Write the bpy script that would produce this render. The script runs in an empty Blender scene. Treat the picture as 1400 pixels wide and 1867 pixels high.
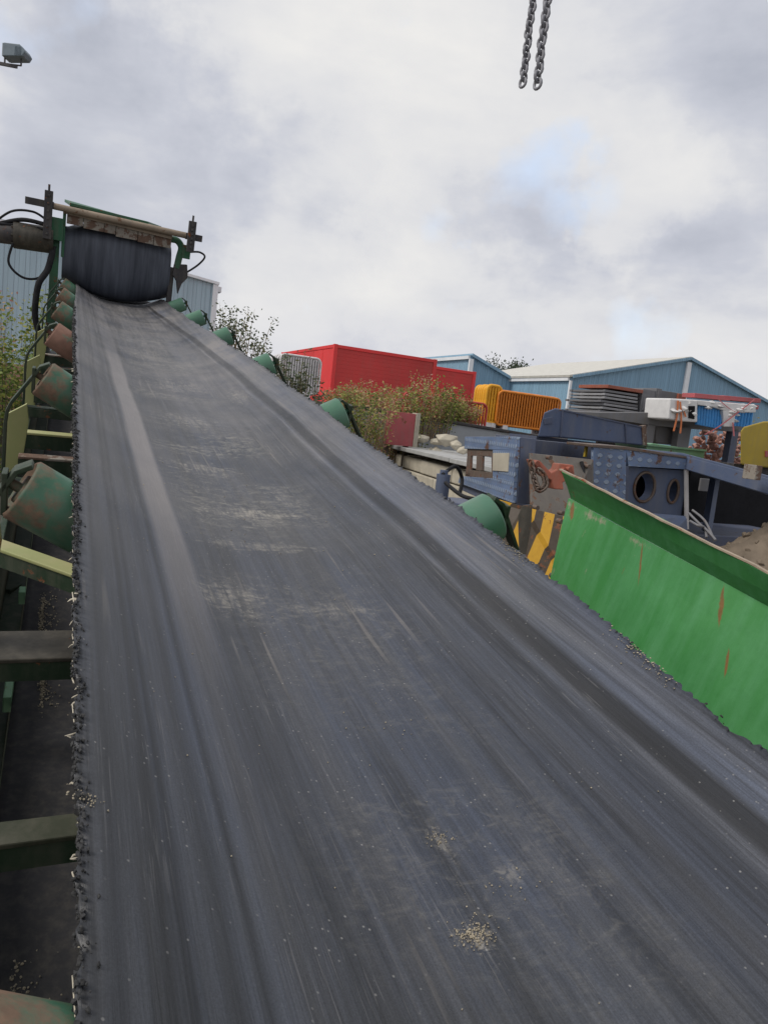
import bpy, bmesh, math, random
from mathutils import Vector, Matrix
random.seed(7)
R = math.radians
sc = bpy.context.scene
col = sc.collection

# ------------------------------------------------------------------ camera
FPX, CX, CY = 1330.0, 700.0, 933.5          # focal length and centre in photo pixels (1400 x 1867)
PITCH, ROLL = 0.12083211, 0.11085944
EYE = Vector((0, 0, 3.3))
fw = Vector((0, math.cos(PITCH), -math.sin(PITCH)))
_up = Vector((0, math.sin(PITCH), math.cos(PITCH)))
_rt = Vector((1, 0, 0))
r2 = math.cos(ROLL) * _rt + math.sin(ROLL) * _up
u2 = -math.sin(ROLL) * _rt + math.cos(ROLL) * _up
cam = bpy.data.cameras.new('camera')
camo = bpy.data.objects.new('camera', cam)
col.objects.link(camo)
camo.matrix_world = Matrix(((r2.x, u2.x, -fw.x, 0), (r2.y, u2.y, -fw.y, 0), (r2.z, u2.z, -fw.z, EYE.z), (0, 0, 0, 1)))
cam.sensor_fit = 'HORIZONTAL'
cam.sensor_width = 36
cam.lens = FPX / 1400 * 36
cam.clip_start = 0.02
cam.clip_end = 2000
sc.camera = camo

# ------------------------------------------------------------------ world and sun
SUN_EL, SUN_AZ = R(48), R(-115)             # azimuth from +Y towards +X
w = bpy.data.worlds.new('World'); sc.world = w; w.use_nodes = True
nt = w.node_tree; nt.nodes.clear()
def N(t, **k):
    n = nt.nodes.new(t)
    for a, b in k.items(): setattr(n, a, b)
    return n
def LK(a, b): nt.links.new(a, b)
wo = N('ShaderNodeOutputWorld'); bg = N('ShaderNodeBackground'); bg.inputs['Strength'].default_value = 0.1
LK(bg.outputs[0], wo.inputs[0])
sky = N('ShaderNodeTexSky', sky_type='NISHITA'); sky.sun_disc = False
sky.sun_elevation = SUN_EL; sky.sun_rotation = SUN_AZ; sky.air_density = 1.0; sky.dust_density = 1.5
tc = N('ShaderNodeTexCoord')
nd = N('ShaderNodeTexNoise'); nd.inputs['Scale'].default_value = 4.5; nd.inputs['Detail'].default_value = 6; nd.inputs['Roughness'].default_value = .62
LK(tc.outputs['Generated'], nd.inputs[0])
def VM(op, a, b):
    x = N('ShaderNodeVectorMath', operation=op)
    for i, v in ((0, a), (1, b)):
        if isinstance(v, (tuple, Vector)): x.inputs[i].default_value = tuple(v)
        else: LK(v, x.inputs[i])
    return x
def SM(op, a, b):
    x = N('ShaderNodeMath', operation=op)
    for i, v in ((0, a), (1, b)):
        if isinstance(v, (int, float)): x.inputs[i].default_value = v
        else: LK(v, x.inputs[i])
    return x.outputs[0]
wv = VM('SUBTRACT', nd.outputs['Color'], (.5, .5, .5)); wv = VM('MULTIPLY', wv.outputs[0], (.36, .36, .36)); wd_ = VM('NORMALIZE', VM('ADD', tc.outputs['Generated'], wv.outputs[0]).outputs[0], (0, 0, 0))
def lobe(az, el, rad):                      # a cloud mass centred on a compass bearing and elevation
    az, el = R(az), R(el); d = Vector((math.sin(az) * math.cos(el), math.cos(az) * math.cos(el), math.sin(el)))
    dt = VM('DOT_PRODUCT', wd_.outputs[0], d); mr = N('ShaderNodeMapRange'); mr.interpolation_type = 'SMOOTHSTEP'
    mr.inputs['From Min'].default_value = math.cos(R(rad)); mr.inputs['From Max'].default_value = math.cos(R(rad * .25)); LK(dt.outputs['Value'], mr.inputs['Value']); return mr.outputs[0]
mp = N('ShaderNodeMapping'); mp.inputs['Scale'].default_value = (1.0, 1.0, 2.2); mp.inputs['Location'].default_value = (3.1, 1.7, 0.35)
LK(tc.outputs['Generated'], mp.inputs[0])
n1 = N('ShaderNodeTexNoise'); n1.inputs['Scale'].default_value = 3.7; n1.inputs['Detail'].default_value = 10; n1.inputs['Roughness'].default_value = .56; n1.inputs['Distortion'].default_value = .15
LK(mp.outputs[0], n1.inputs[0])
fac = SM('ADD', SM('MULTIPLY', SM('SUBTRACT', n1.outputs['Fac'], .5), .80), .505)
for az, el, rad, amp in ((-5, 23, 17, .15), (-18, 33, 12, .08), (2, 10.5, 9, .13), (16, 17, 6, .12), (-12, 8, 8, .08), (25, 4, 12, .07), (-29, 32, 9, .08), (-22, 16, 12, -.12), (-8, 14.5, 8, -.09), (5, 15.5, 7, -.08), (26, 20, 13, -.03), (-30, 24, 9, -.06), (22, 10, 7, -.05), (12, 28, 9, -.04)):
    fac = SM('ADD', fac, SM('MULTIPLY', lobe(az, el, rad), amp))
cr = N('ShaderNodeValToRGB')               # cloud brightness (divided by the strength)
e = cr.color_ramp.elements
e[0].position = .30; e[0].color = (4.6, 4.85, 5.6, 1)
e[1].position = .78; e[1].color = (8.5, 8.4, 8.25, 1)
m = e.new(.44); m.color = (5.8, 6.0, 6.7, 1)
m = e.new(.56); m.color = (7.3, 7.35, 7.6, 1)
LK(fac, cr.inputs[0])
n2 = N('ShaderNodeTexNoise'); n2.inputs['Scale'].default_value = 6; n2.inputs['Detail'].default_value = 7; n2.inputs['Roughness'].default_value = .5
LK(tc.outputs['Generated'], n2.inputs[0])
hole = SM('ADD', SM('MULTIPLY', lobe(8.5, 18.2, 5.0), .14), SM('MULTIPLY', lobe(-17, 38, 9), .18)); hole = SM('ADD', hole, SM('MULTIPLY', lobe(-40, 45, 30), .15)); 
cov = N('ShaderNodeValToRGB'); cov.color_ramp.elements[0].position = .24; cov.color_ramp.elements[1].position = .44
cov.color_ramp.elements[0].color = (.25, .25, .25, 1)
LK(SM('SUBTRACT', SM('ADD', n2.outputs['Fac'], .06), hole), cov.inputs[0])
skb = N('ShaderNodeMixRGB', blend_type='ADD'); skb.inputs[0].default_value = 1; skb.inputs[2].default_value = (4.7, 5.2, 6.0, 1)
LK(sky.outputs[0], skb.inputs[1])
mx = N('ShaderNodeMixRGB'); LK(cov.outputs[0], mx.inputs[0]); LK(skb.outputs[0], mx.inputs[1]); LK(cr.outputs[0], mx.inputs[2])
# thin bright veil of cloud near the horizon
sep = N('ShaderNodeSeparateXYZ'); LK(tc.outputs['Generated'], sep.inputs[0])
hr = N('ShaderNodeMapRange'); hr.inputs['From Min'].default_value = .0; hr.inputs['From Max'].default_value = .16; hr.inputs['To Min'].default_value = .6; hr.inputs['To Max'].default_value = 0
LK(sep.outputs['Z'], hr.inputs['Value'])
mx2 = N('ShaderNodeMixRGB'); LK(hr.outputs[0], mx2.inputs[0]); LK(mx.outputs[0], mx2.inputs[1]); mx2.inputs[2].default_value = (7.3, 7.3, 7.9, 1)
LK(mx2.outputs[0], bg.inputs['Color'])

sl = bpy.data.lights.new('sun', 'SUN'); sl.energy = 2.2; sl.angle = R(18); sl.color = (1, .95, .88)
so = bpy.data.objects.new('sun', sl); col.objects.link(so)
sd = Vector((math.sin(SUN_AZ) * math.cos(SUN_EL), math.cos(SUN_AZ) * math.cos(SUN_EL), math.sin(SUN_EL)))
so.rotation_euler = sd.to_track_quat('Z', 'Y').to_euler()
so.location = (0, 0, 30)
sc.view_settings.view_transform = 'Standard'; sc.view_settings.look = 'None'
sc.view_settings.exposure = 0.0; sc.view_settings.gamma = 1

# ------------------------------------------------------------------ helpers
def at(px, py, D):                          # point seen at a photo pixel, D metres deep
    return EYE + (fw + r2 * ((px - CX) / FPX) - u2 * ((py - CY) / FPX)) * D
GX = Vector((.9113, .4117, 0)); GY = Vector((-.4117, .9113, 0)); GZ = Vector((0, 0, 1))   # the yard's grid

class MB:
    def __init__(s): s.v = []; s.f = []; s.sm = []
    def add(s, vs, fs, smooth=False):
        b = len(s.v); s.v += [tuple(x) for x in vs]
        for f in fs: s.f.append(tuple(i + b for i in f)); s.sm.append(smooth)
        return s
    def box(s, o, x, y, z):                 # corner + three edge vectors
        o, x, y, z = Vector(o), Vector(x), Vector(y), Vector(z)
        if x.cross(y).dot(z) < 0: x, y = y, x
        vs = [o, o + x, o + x + y, o + y, o + z, o + x + z, o + x + y + z, o + y + z]
        return s.add(vs, [(3, 2, 1, 0), (4, 5, 6, 7), (0, 1, 5, 4), (1, 2, 6, 5), (2, 3, 7, 6), (3, 0, 4, 7)])
    def cbox(s, c, sx, sy, sz, X=Vector((1, 0, 0)), Y=Vector((0, 1, 0)), Z=Vector((0, 0, 1))):
        c = Vector(c)
        return s.box(c - X * sx / 2 - Y * sy / 2 - Z * sz / 2, X * sx, Y * sy, Z * sz)
    def prism(s, pts, vec):                 # polygon extruded along vec
        pts = [Vector(p) for p in pts]; vec = Vector(vec); n = len(pts)
        nn = Vector((0, 0, 0))
        for i in range(n): nn += (pts[i]).cross(pts[(i + 1) % n])
        if nn.dot(vec) > 0: pts = pts[::-1]
        vs = pts + [p + vec for p in pts]
        fs = [tuple(range(n)), tuple(range(2 * n - 1, n - 1, -1))]
        for i in range(n):
            j = (i + 1) % n; fs.append((j, i, i + n, j + n))
        return s.add(vs, fs)
    def bar(s, a, b, wx, wy, up=Vector((0, 0, 1))):
        a, b = Vector(a), Vector(b); t = (b - a).normalized()
        x = t.cross(up)
        if x.length < 1e-4: x = t.cross(Vector((1, 0, 0)))
        x.normalize(); y = x.cross(t)
        return s.box(a - x * wx / 2 - y * wy / 2, x * wx, y * wy, b - a)
    def tube(s, path, r, n=8, closed=False, cap=True):
        path = [Vector(p) for p in path]; k = len(path)
        rr = r if isinstance(r, (list, tuple)) else [r] * k
        rings = []; prev = None
        for i, p in enumerate(path):
            if closed: t = (path[(i + 1) % k] - path[i - 1])
            else: t = path[min(i + 1, k - 1)] - path[max(i - 1, 0)]
            t.normalize()
            if prev is None:
                a = t.cross(Vector((0, 0, 1)))
                if a.length < .05: a = t.cross(Vector((1, 0, 0)))
            else: a = prev - t * prev.dot(t)
            a.normalize(); prev = a; b = t.cross(a)
            rings.append([p + (a * math.cos(q * math.tau / n) + b * math.sin(q * math.tau / n)) * rr[i] for q in range(n)])
        vs = [v for rg in rings for v in rg]; fs = []
        for i in range(k if closed else k - 1):
            j = (i + 1) % k
            for q in range(n):
                q2 = (q + 1) % n; fs.append((i * n + q, i * n + q2, j * n + q2, j * n + q))
        b0 = len(s.f)
        s.add(vs, fs, True)
        if cap and not closed:
            s.add(rings[0], [tuple(range(n - 1, -1, -1))]); s.add(rings[-1], [tuple(range(n))])
        return s
    def strip(s, path, width_vec, thick):   # flat bar swept along a path; width_vec constant
        path = [Vector(p) for p in path]; W = Vector(width_vec); k = len(path); vs = []
        for i, p in enumerate(path):
            t = (path[min(i + 1, k - 1)] - path[max(i - 1, 0)]).normalized()
            nn = t.cross(W).normalized() * thick / 2
            vs += [p - W / 2 - nn, p + W / 2 - nn, p + W / 2 + nn, p - W / 2 + nn]
        fs = [(3, 2, 1, 0), tuple(4 * (k - 1) + i for i in range(4))]
        for i in range(k - 1):
            for q in range(4):
                q2 = (q + 1) % 4; fs.append((4 * i + q, 4 * i + q2, 4 * i + 4 + q2, 4 * i + 4 + q))
        return s.add(vs, fs)
    def lump(s, c, r, j=.25, X=1, Y=1, Z=1):
        c = Vector(c); t = (1 + 5 ** .5) / 2
        base = [(-1, t, 0), (1, t, 0), (-1, -t, 0), (1, -t, 0), (0, -1, t), (0, 1, t), (0, -1, -t), (0, 1, -t), (t, 0, -1), (t, 0, 1), (-t, 0, -1), (-t, 0, 1)]
        fs = [(0, 11, 5), (0, 5, 1), (0, 1, 7), (0, 7, 10), (0, 10, 11), (1, 5, 9), (5, 11, 4), (11, 10, 2), (10, 7, 6), (7, 1, 8), (3, 9, 4), (3, 4, 2), (3, 2, 6), (3, 6, 8), (3, 8, 9), (4, 9, 5), (2, 4, 11), (6, 2, 10), (8, 6, 7), (9, 8, 1)]
        vs = []
        for b in base:
            q = Vector(b).normalized() * r * (1 + random.uniform(-j, j)); vs.append(c + Vector((q.x * X, q.y * Y, q.z * Z)))
        return s.add(vs, fs)
    def build(s, name, mat, parent=None, bevel=0, label=None, fix=True):
        me = bpy.data.meshes.new(name); me.from_pydata(s.v, [], s.f)
        me.polygons.foreach_set('use_smooth', s.sm)
        if fix:
            bm = bmesh.new(); bm.from_mesh(me); bmesh.ops.recalc_face_normals(bm, faces=bm.faces); bm.to_mesh(me); bm.free()
        me.update()
        if mat: me.materials.append(mat)
        o = bpy.data.objects.new(name, me); col.objects.link(o)
        if parent: o.parent = parent
        if label: o['label'] = label
        if bevel:
            b = o.modifiers.new('bevel', 'BEVEL'); b.width = bevel; b.segments = 2; b.limit_method = 'ANGLE'; b.angle_limit = R(40)
        return o
def tag(o, label=None, cat=None, group=None, kind=None):
    if label: o['label'] = label
    if cat: o['category'] = cat
    if group: o['group'] = group
    if kind: o['kind'] = kind
    return o
def empty(name, loc, label=None, cat=None, group=None):
    o = bpy.data.objects.new(name, None); col.objects.link(o); o.location = loc; o.empty_display_size = .2
    return tag(o, label, cat, group)
def under(root, mb):                        # shift world coordinates to the root's own
    l = root.location; mb.v = [(a - l.x, b - l.y, c - l.z) for a, b, c in mb.v]; return mb
def kids(o): return [c for c in bpy.data.objects if c.parent == o]
def copy_tree(o, parent=None):
    c = o.copy(); col.objects.link(c); c.parent = parent
    for ch in kids(o): copy_tree(ch, c)
    return c

def bez(p, n=14):
    P = [Vector(x) for x in p]; out = []
    P = [P[0]] + P + [P[-1]]
    for i in range(1, len(P) - 2):
        for k in range(n):
            t = k / n; a, b_, c, d = P[i - 1], P[i], P[i + 1], P[i + 2]
            out.append(.5 * ((2 * b_) + (c - a) * t + (2 * a - 5 * b_ + 4 * c - d) * t * t + (3 * b_ - a - 3 * c + d) * t ** 3))
    out.append(P[-2]); return out

# ------------------------------------------------------------------ materials
class MT:
    def __init__(s, name):
        s.m = bpy.data.materials.new(name); s.m.use_nodes = True; s.t = s.m.node_tree
        s.b = s.t.nodes['Principled BSDF']; s.tc = s.n('ShaderNodeTexCoord')
    def n(s, t, **k):
        x = s.t.nodes.new(t)
        for a, b in k.items(): setattr(x, a, b)
        return x
    def l(s, a, b): s.t.links.new(a, b)
    def noise(s, scale, detail=4, rough=.5, sc3=(1, 1, 1), dist=0, loc=(0, 0, 0)):
        mp = s.n('ShaderNodeMapping'); mp.inputs['Scale'].default_value = sc3; mp.inputs['Location'].default_value = loc
        s.l(s.tc.outputs['Object'], mp.inputs[0])
        x = s.n('ShaderNodeTexNoise'); x.inputs['Scale'].default_value = scale; x.inputs['Detail'].default_value = detail
        x.inputs['Roughness'].default_value = rough; x.inputs['Distortion'].default_value = dist
        s.l(mp.outputs[0], x.inputs['Vector']); return x.outputs['Fac']
    def ramp(s, fac, a, b, ca=(0, 0, 0, 1), cb=(1, 1, 1, 1)):
        x = s.n('ShaderNodeValToRGB'); x.color_ramp.elements[0].position = a; x.color_ramp.elements[1].position = b
        x.color_ramp.elements[0].color = ca; x.color_ramp.elements[1].color = cb
        s.l(fac, x.inputs[0]); return x.outputs[0]
    def mix(s, fac, a, b, mode='MIX'):
        x = s.n('ShaderNodeMixRGB', blend_type=mode)
        for i, v in ((0, fac), (1, a), (2, b)):
            if isinstance(v, (int, float)): x.inputs[i].default_value = v
            elif isinstance(v, tuple): x.inputs[i].default_value = v if len(v) == 4 else v + (1,)
            else: s.l(v, x.inputs[i])
        return x.outputs[0]
    def math(s, op, a, b=0.0):
        x = s.n('ShaderNodeMath', operation=op)
        for i, v in ((0, a), (1, b)):
            if isinstance(v, (int, float)): x.inputs[i].default_value = v
            else: s.l(v, x.inputs[i])
        return x.outputs[0]
    def bump(s, h, strength=.3, dist=.01):
        x = s.n('ShaderNodeBump'); x.inputs['Strength'].default_value = strength; x.inputs['Distance'].default_value = dist
        s.l(h, x.inputs['Height']); s.l(x.outputs[0], s.b.inputs['Normal'])
    def out(s, colr, rough=.6, metal=0, spec=.5):
        for k, v in (('Base Color', colr), ('Roughness', rough), ('Metallic', metal), ('Specular IOR Level', spec)):
            if isinstance(v, (int, float)): s.b.inputs[k].default_value = v
            elif isinstance(v, tuple): s.b.inputs[k].default_value = v if len(v) == 4 else v + (1,)
            else: s.l(v, s.b.inputs[k])
        return s.m
RUST = (.16, .062, .028)
def paint(name, c, rust=.35, dirt=.4, rcol=RUST, dcol=(.16, .14, .11), scale=6, rough=.55, streak=True):
    t = MT(name)
    big = t.noise(scale * .5, 3); fine = t.noise(scale * 6, 5, .6)
    st = t.noise(scale * 2.5, 4, .6, (1, 1, .12) if streak else (1, 1, 1))
    base = t.mix(t.ramp(big, .3, .7), tuple(x * .82 for x in c), tuple(min(1, x * 1.12) for x in c))
    base = t.mix(t.math('MULTIPLY', t.ramp(st, .45, .75), dirt), base, dcol)
    base = t.mix(t.math('MULTIPLY', t.ramp(fine, .5, .8), dirt * .6), base, dcol)
    rn = t.noise(scale * 1.7, 7, .68, loc=(3, 7, 1))
    oi = t.n('ShaderNodeObjectInfo')
    rn2 = t.math('ADD', rn, t.math('MULTIPLY', t.math('SUBTRACT', oi.outputs['Random'], .5), .08))
    rm = t.ramp(rn2, .72 - rust * .32, .76 - rust * .32)
    rc = t.mix(fine, tuple(x * .6 for x in rcol), tuple(x * 1.7 for x in rcol))
    cc = t.mix(rm, base, rc)
    rg = t.mix(rm, (rough,) * 3, (.9,) * 3)
    t.bump(t.math('ADD', t.math('MULTIPLY', rm, -.5), t.math('MULTIPLY', fine, .5)), .35, .004)
    return t.out(cc, rg, 0, .4)
def chequer(name, c):                       # raised tear plate pattern, painted
    t = MT(name)
    sp = t.n('ShaderNodeSeparateXYZ'); t.l(t.tc.outputs['Object'], sp.inputs[0])
    h = t.math('ADD', t.math('MULTIPLY', sp.outputs['X'], 1.0), t.math('MULTIPLY', sp.outputs['Y'], -1.0))
    p = 21.0
    a = t.math('MULTIPLY', h, p); b = t.math('MULTIPLY', sp.outputs['Z'], p * .75)
    s1 = t.math('SINE', t.math('MULTIPLY', t.math('ADD', a, b), math.pi))
    s2 = t.math('SINE', t.math('MULTIPLY', t.math('SUBTRACT', a, b), math.pi))
    pr = t.math('MULTIPLY', s1, s2)
    pat = t.ramp(pr, .35, .6)
    big = t.noise(4, 4); fine = t.noise(60, 4)
    base = t.mix(t.ramp(big, .3, .7), tuple(x * .75 for x in c), tuple(x * 1.2 for x in c))
    base = t.mix(t.math('MULTIPLY', t.ramp(fine, .45, .7), .45), base, (.20, .19, .17))
    base = t.mix(t.math('MULTIPLY', pat, .7), base, (.30, .36, .44))
    rm = t.ramp(t.noise(7, 7, .7, loc=(2, 5, 9)), .58, .63)
    base = t.mix(rm, base, t.mix(fine, (.05, .022, .015), (.16, .08, .05)))
    t.bump(pat, .8, .006)
    return t.out(base, .6)
def plain(name, c, v=.25, rough=.8, scale=12, spec=.4, metal=0, bump=.2):
    t = MT(name); a = t.noise(scale, 6, .6); b = t.noise(scale * .2, 3)
    f = t.math('MULTIPLY', t.math('ADD', a, b), .5)
    cc = t.mix(t.ramp(f, .35, .65), tuple(x * (1 - v) for x in c), tuple(min(1, x * (1 + v)) for x in c))
    if bump: t.bump(a, bump, .01)
    return t.out(cc, rough, metal, spec)
def corrugated(name, c, pitch=.25, axis=GX, v=.12):
    t = MT(name); sp = t.n('ShaderNodeSeparateXYZ'); t.l(t.tc.outputs['Object'], sp.inputs[0])
    h = t.math('ADD', t.math('MULTIPLY', sp.outputs['X'], axis.x), t.math('MULTIPLY', sp.outputs['Y'], axis.y))
    s1 = t.math('SINE', t.math('MULTIPLY', h, math.tau / pitch))
    r_ = t.ramp(t.math('MULTIPLY', t.math('ADD', s1, 1), .5), .25, .5)
    st = t.noise(1.2, 5, .6, (2.5, 2.5, .15))
    cc = t.mix(t.ramp(st, .3, .7), tuple(x * (1 - v) for x in c), tuple(min(1, x * (1 + v)) for x in c))
    t.bump(r_, .8, .05)
    return t.out(cc, .55)
def leafmat(name, cols):
    t = MT(name)
    g = t.n('ShaderNodeNewGeometry')
    x = t.n('ShaderNodeValToRGB'); x.color_ramp.interpolation = 'CONSTANT'
    el = x.color_ramp.elements; el[0].position = 0; el[0].color = cols[0] + (1,)
    el[1].position = 1 / len(cols); el[1].color = cols[1] + (1,)
    for i, c in enumerate(cols[2:], 2): el.new(i / len(cols)).color = c + (1,)
    t.l(g.outputs['Random Per Island'], x.inputs[0])
    t.out(x.outputs[0], .6, 0, .3)
    tr = t.n('ShaderNodeBsdfTranslucent'); t.l(x.outputs[0], tr.inputs[0])
    ms = t.n('ShaderNodeMixShader'); ms.inputs[0].default_value = .3
    t.l(t.b.outputs[0], ms.inputs[1]); t.l(tr.outputs[0], ms.inputs[2])
    t.l(ms.outputs[0], t.t.nodes['Material Output'].inputs[0])
    return t.m

def belt_material():
    t = MT('worn rubber'); sp = t.n('ShaderNodeSeparateXYZ'); t.l(t.tc.outputs['Object'], sp.inputs[0])
    V, U = sp.outputs['X'], sp.outputs['Y']
    wob = t.noise(1.1, 2, .4, (.3, 1, 0))
    far = t.math('MAXIMUM', t.math('SUBTRACT', U, 3.0), 0.0)
    spread = t.math('ADD', 1.0, t.math('MULTIPLY', t.math('MULTIPLY', far, far), t.math('MULTIPLY', .013, t.ramp(V, 0, .1))))
    Vw = t.math('ADD', t.math('MULTIPLY', V, spread), t.math('MULTIPLY', t.math('SUBTRACT', wob, .5), .022))
    fac = t.math('ADD', t.math('MULTIPLY', Vw, 1 / 1.2), .5)
    rp = t.n('ShaderNodeValToRGB'); el = rp.color_ramp.elements
    stops = [(-.60, .6), (-.512, .85), (-.50, 1.05), (-.492, .5), (-.482, .95), (-.455, 1.0), (-.447, .4), (-.437, .8), (-.43, .38), (-.42, 1.0), (-.395, .8), (-.383, .6), (-.366, 1.05), (-.357, .42), (-.350, .75), (-.343, 1.1), (-.30, 1.18), (-.262, 1.08), (-.25, .9),
             (-.10, .95), (0, 1.05), (.12, .98), (.22, 1.1), (.30, 1.0), (.325, .7), (.34, 1.0), (.350, 1.9), (.360, .75), (.367, .27), (.395, .30), (.405, 1.9), (.60, 1.05)]
    el[0].position = stops[0][0] / 1.2 + .5; el[0].color = (stops[0][1] * .5,) * 3 + (1,)
    el[1].position = stops[-1][0] / 1.2 + .5; el[1].color = (stops[-1][1] * .5,) * 3 + (1,)
    for p, q in stops[1:-1][:30]: el.new(p / 1.2 + .5).color = (q * .5,) * 3 + (1,)
    t.l(fac, rp.inputs[0])
    lane = t.math('MULTIPLY', rp.outputs[0], 2.0)
    s1 = t.noise(38, 4, .65, (1, .02, .3)); s2 = t.noise(170, 4, .7, (1, .022, .3), loc=(1, 2, 3)); s3 = t.noise(10, 3, .5, (1, .05, .3), loc=(4, 4, 4))
    streak = t.math('ADD', t.math('MULTIPLY', t.ramp(s1, .38, .62), .34), t.math('ADD', t.math('MULTIPLY', t.ramp(s2, .38, .62), .30), t.math('MULTIPLY', t.ramp(s3, .36, .64), .36)))
    val = t.math('MULTIPLY', lane, t.math('ADD', t.math('MULTIPLY', streak, 1.35), .30))
    grain = t.noise(420, 3, .7)
    val = t.math('MULTIPLY', val, t.math('ADD', t.math('MULTIPLY', t.ramp(grain, .34, .66), .45), .77))
    base = t.mix(val, (0, 0, 0), (.056, .060, .075)); tint = t.mix(t.ramp(t.noise(16, 3, .6, (1, .03, .3), loc=(8, 1, 5)), .38, .62), (.036, .043, .061), (.043, .046, .055))
    tint = t.mix(t.math('MULTIPLY', t.ramp(t.noise(1.1, 4, .6), .45, .7), .5), tint, (.038, .038, .034))
    base = t.mix(1.0, tint, val, 'MULTIPLY')
    # dust: more of it further up the belt
    up = t.n('ShaderNodeMapRange'); up.inputs['From Min'].default_value = .3; up.inputs['From Max'].default_value = 4.5; up.inputs['To Min'].default_value = .03; up.inputs['To Max'].default_value = 1.0
    t.l(U, up.inputs['Value'])
    soft = t.ramp(t.noise(3.2, 6, .65, (1, .7, 1)), .30, .75)
    hue = t.mix(t.noise(1.5, 2), (.175, .165, .17), (.19, .175, .155))
    base = t.mix(t.math('MULTIPLY', t.math('MULTIPLY', up.outputs[0], soft), t.math('MULTIPLY', t.math('ADD', t.math('MULTIPLY', streak, .9), .4), t.math('ADD', t.math('MULTIPLY', lane, .6), .4))), base, hue)
    # the pale strip worn along the left fold
    sm = t.n('ShaderNodeMapRange'); sm.interpolation_type = 'SMOOTHSTEP'
    vd = t.math('ABSOLUTE', t.math('ADD', Vw, t.math('ADD', .303, t.math('MULTIPLY', U, -.001))))
    sm.inputs['From Min'].default_value = .048; sm.inputs['From Max'].default_value = .028; t.l(vd, sm.inputs['Value'])
    ub = t.n('ShaderNodeMapRange'); ub.inputs['From Min'].default_value = .7; ub.inputs['From Max'].default_value = 1.9; ub.inputs['To Min'].default_value = .04; ub.inputs['To Max'].default_value = .8; t.l(U, ub.inputs['Value'])
    ue = t.n('ShaderNodeMapRange'); ue.inputs['From Min'].default_value = 5.0; ue.inputs['From Max'].default_value = 3.6; t.l(U, ue.inputs['Value'])
    sf = t.math('MULTIPLY', t.math('MULTIPLY', sm.outputs[0], ub.outputs[0]), t.math('ADD', t.math('MULTIPLY', ue.outputs[0], .85), .15))
    base = t.mix(t.math('MULTIPLY', sf, t.math('ADD', t.math('MULTIPLY', t.noise(25, 4, .6, (1, .3, 1)), .5), .62)), base, (.25, .228, .22))
    # crosswise scuffs of dried sand in the middle of the belt
    band = t.ramp(t.noise(2.6, 3, .5, (.25, 1.1, .3), dist=.4, loc=(9, 3, 0)), .44, .60)
    speck = t.ramp(t.noise(34, 5, .75, (.8, 1.0, 1), dist=.8), .46, .66)
    hatch = t.ramp(t.noise(60, 3, .6, (.35, 1.3, 1), dist=1.5), .42, .62)
    mid = t.n('ShaderNodeMapRange'); mid.interpolation_type = 'SMOOTHSTEP'; mid.inputs['From Min'].default_value = .30; mid.inputs['From Max'].default_value = .12
    t.l(t.math('ABSOLUTE', t.math('ADD', V, .02)), mid.inputs['Value'])
    uu = t.n('ShaderNodeMapRange'); uu.inputs['From Min'].default_value = .6; uu.inputs['From Max'].default_value = 2.2; uu.inputs['To Min'].default_value = .25; uu.inputs['To Max'].default_value = 1; t.l(U, uu.inputs['Value'])
    df = t.math('MULTIPLY', t.math('MULTIPLY', t.math('MULTIPLY', band, speck), t.math('MULTIPLY', mid.outputs[0], uu.outputs[0])), t.math('ADD', t.math('MULTIPLY', hatch, .55), .30))
    base = t.mix(df, base, (.28, .26, .22))
    # caked patches of dried fines
    def patch(v0, u0, rv, ru, amt, src):
        dv = t.math('DIVIDE', t.math('SUBTRACT', V, v0), rv); du = t.math('DIVIDE', t.math('SUBTRACT', U, u0), ru)
        d2 = t.math('ADD', t.math('MULTIPLY', dv, dv), t.math('MULTIPLY', du, du))
        k_ = t.math('SUBTRACT', 1.0, d2); k_ = t.math('ADD', t.math('MULTIPLY', t.math('MAXIMUM', k_, -1.0), .20), src)
        return t.math('MULTIPLY', t.math('MULTIPLY', t.ramp(k_, .58, .76), amt), gaps)
    gaps = t.math('ADD', t.math('MULTIPLY', t.ramp(t.noise(95, 3, .6, (1, .12, 1), dist=.6, loc=(5, 5, 5)), .42, .56), .8), .2)
    nf = t.noise(75, 6, .75, (.7, 1.0, 1), dist=1.2, loc=(3, 3, 3)); ng = t.noise(30, 6, .75, (.6, 1.25, 1), dist=1.2, loc=(1, 4, 3))
    for (v0, u0, rv, ru, amt, src) in ((-.075, .19, .035, .03, .75, nf), (-.042, .345, .02, .05, .5, nf), (.03, .27, .03, .03, .35, nf), (-.02, 1.70, .19, .075, .85, ng), (-.10, 2.17, .17, .10, .6, ng), (.29, 3.5, .07, .26, .5, ng), (-.20, 1.10, .10, .11, .55, ng), (.03, 1.07, .14, .04, .4, ng), (.13, 1.88, .06, .13, .5, ng), (-.05, 2.9, .2, .2, .55, ng), (.02, 3.8, .22, .25, .5, ng), (-.05, 1.42, .2, .06, .45, ng), (.0, 5.0, .2, .5, .4, ng)):
        base = t.mix(patch(v0, u0, rv, ru, amt, src), base, (.29, .265, .225))
    # faint slanting scratches
    mpn = t.n('ShaderNodeMapping'); mpn.inputs['Rotation'].default_value = (0, 0, R(24)); mpn.inputs['Scale'].default_value = (60, 1.6, 1)
    t.l(t.tc.outputs['Object'], mpn.inputs[0])
    sn = t.n('ShaderNodeTexNoise'); sn.inputs['Scale'].default_value = 1; sn.inputs['Detail'].default_value = 2; t.l(mpn.outputs[0], sn.inputs['Vector'])
    scf = t.math('MULTIPLY', t.ramp(sn.outputs['Fac'], .62, .70), t.ramp(t.noise(1.6, 2, loc=(5, 8, 2)), .5, .62))
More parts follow.
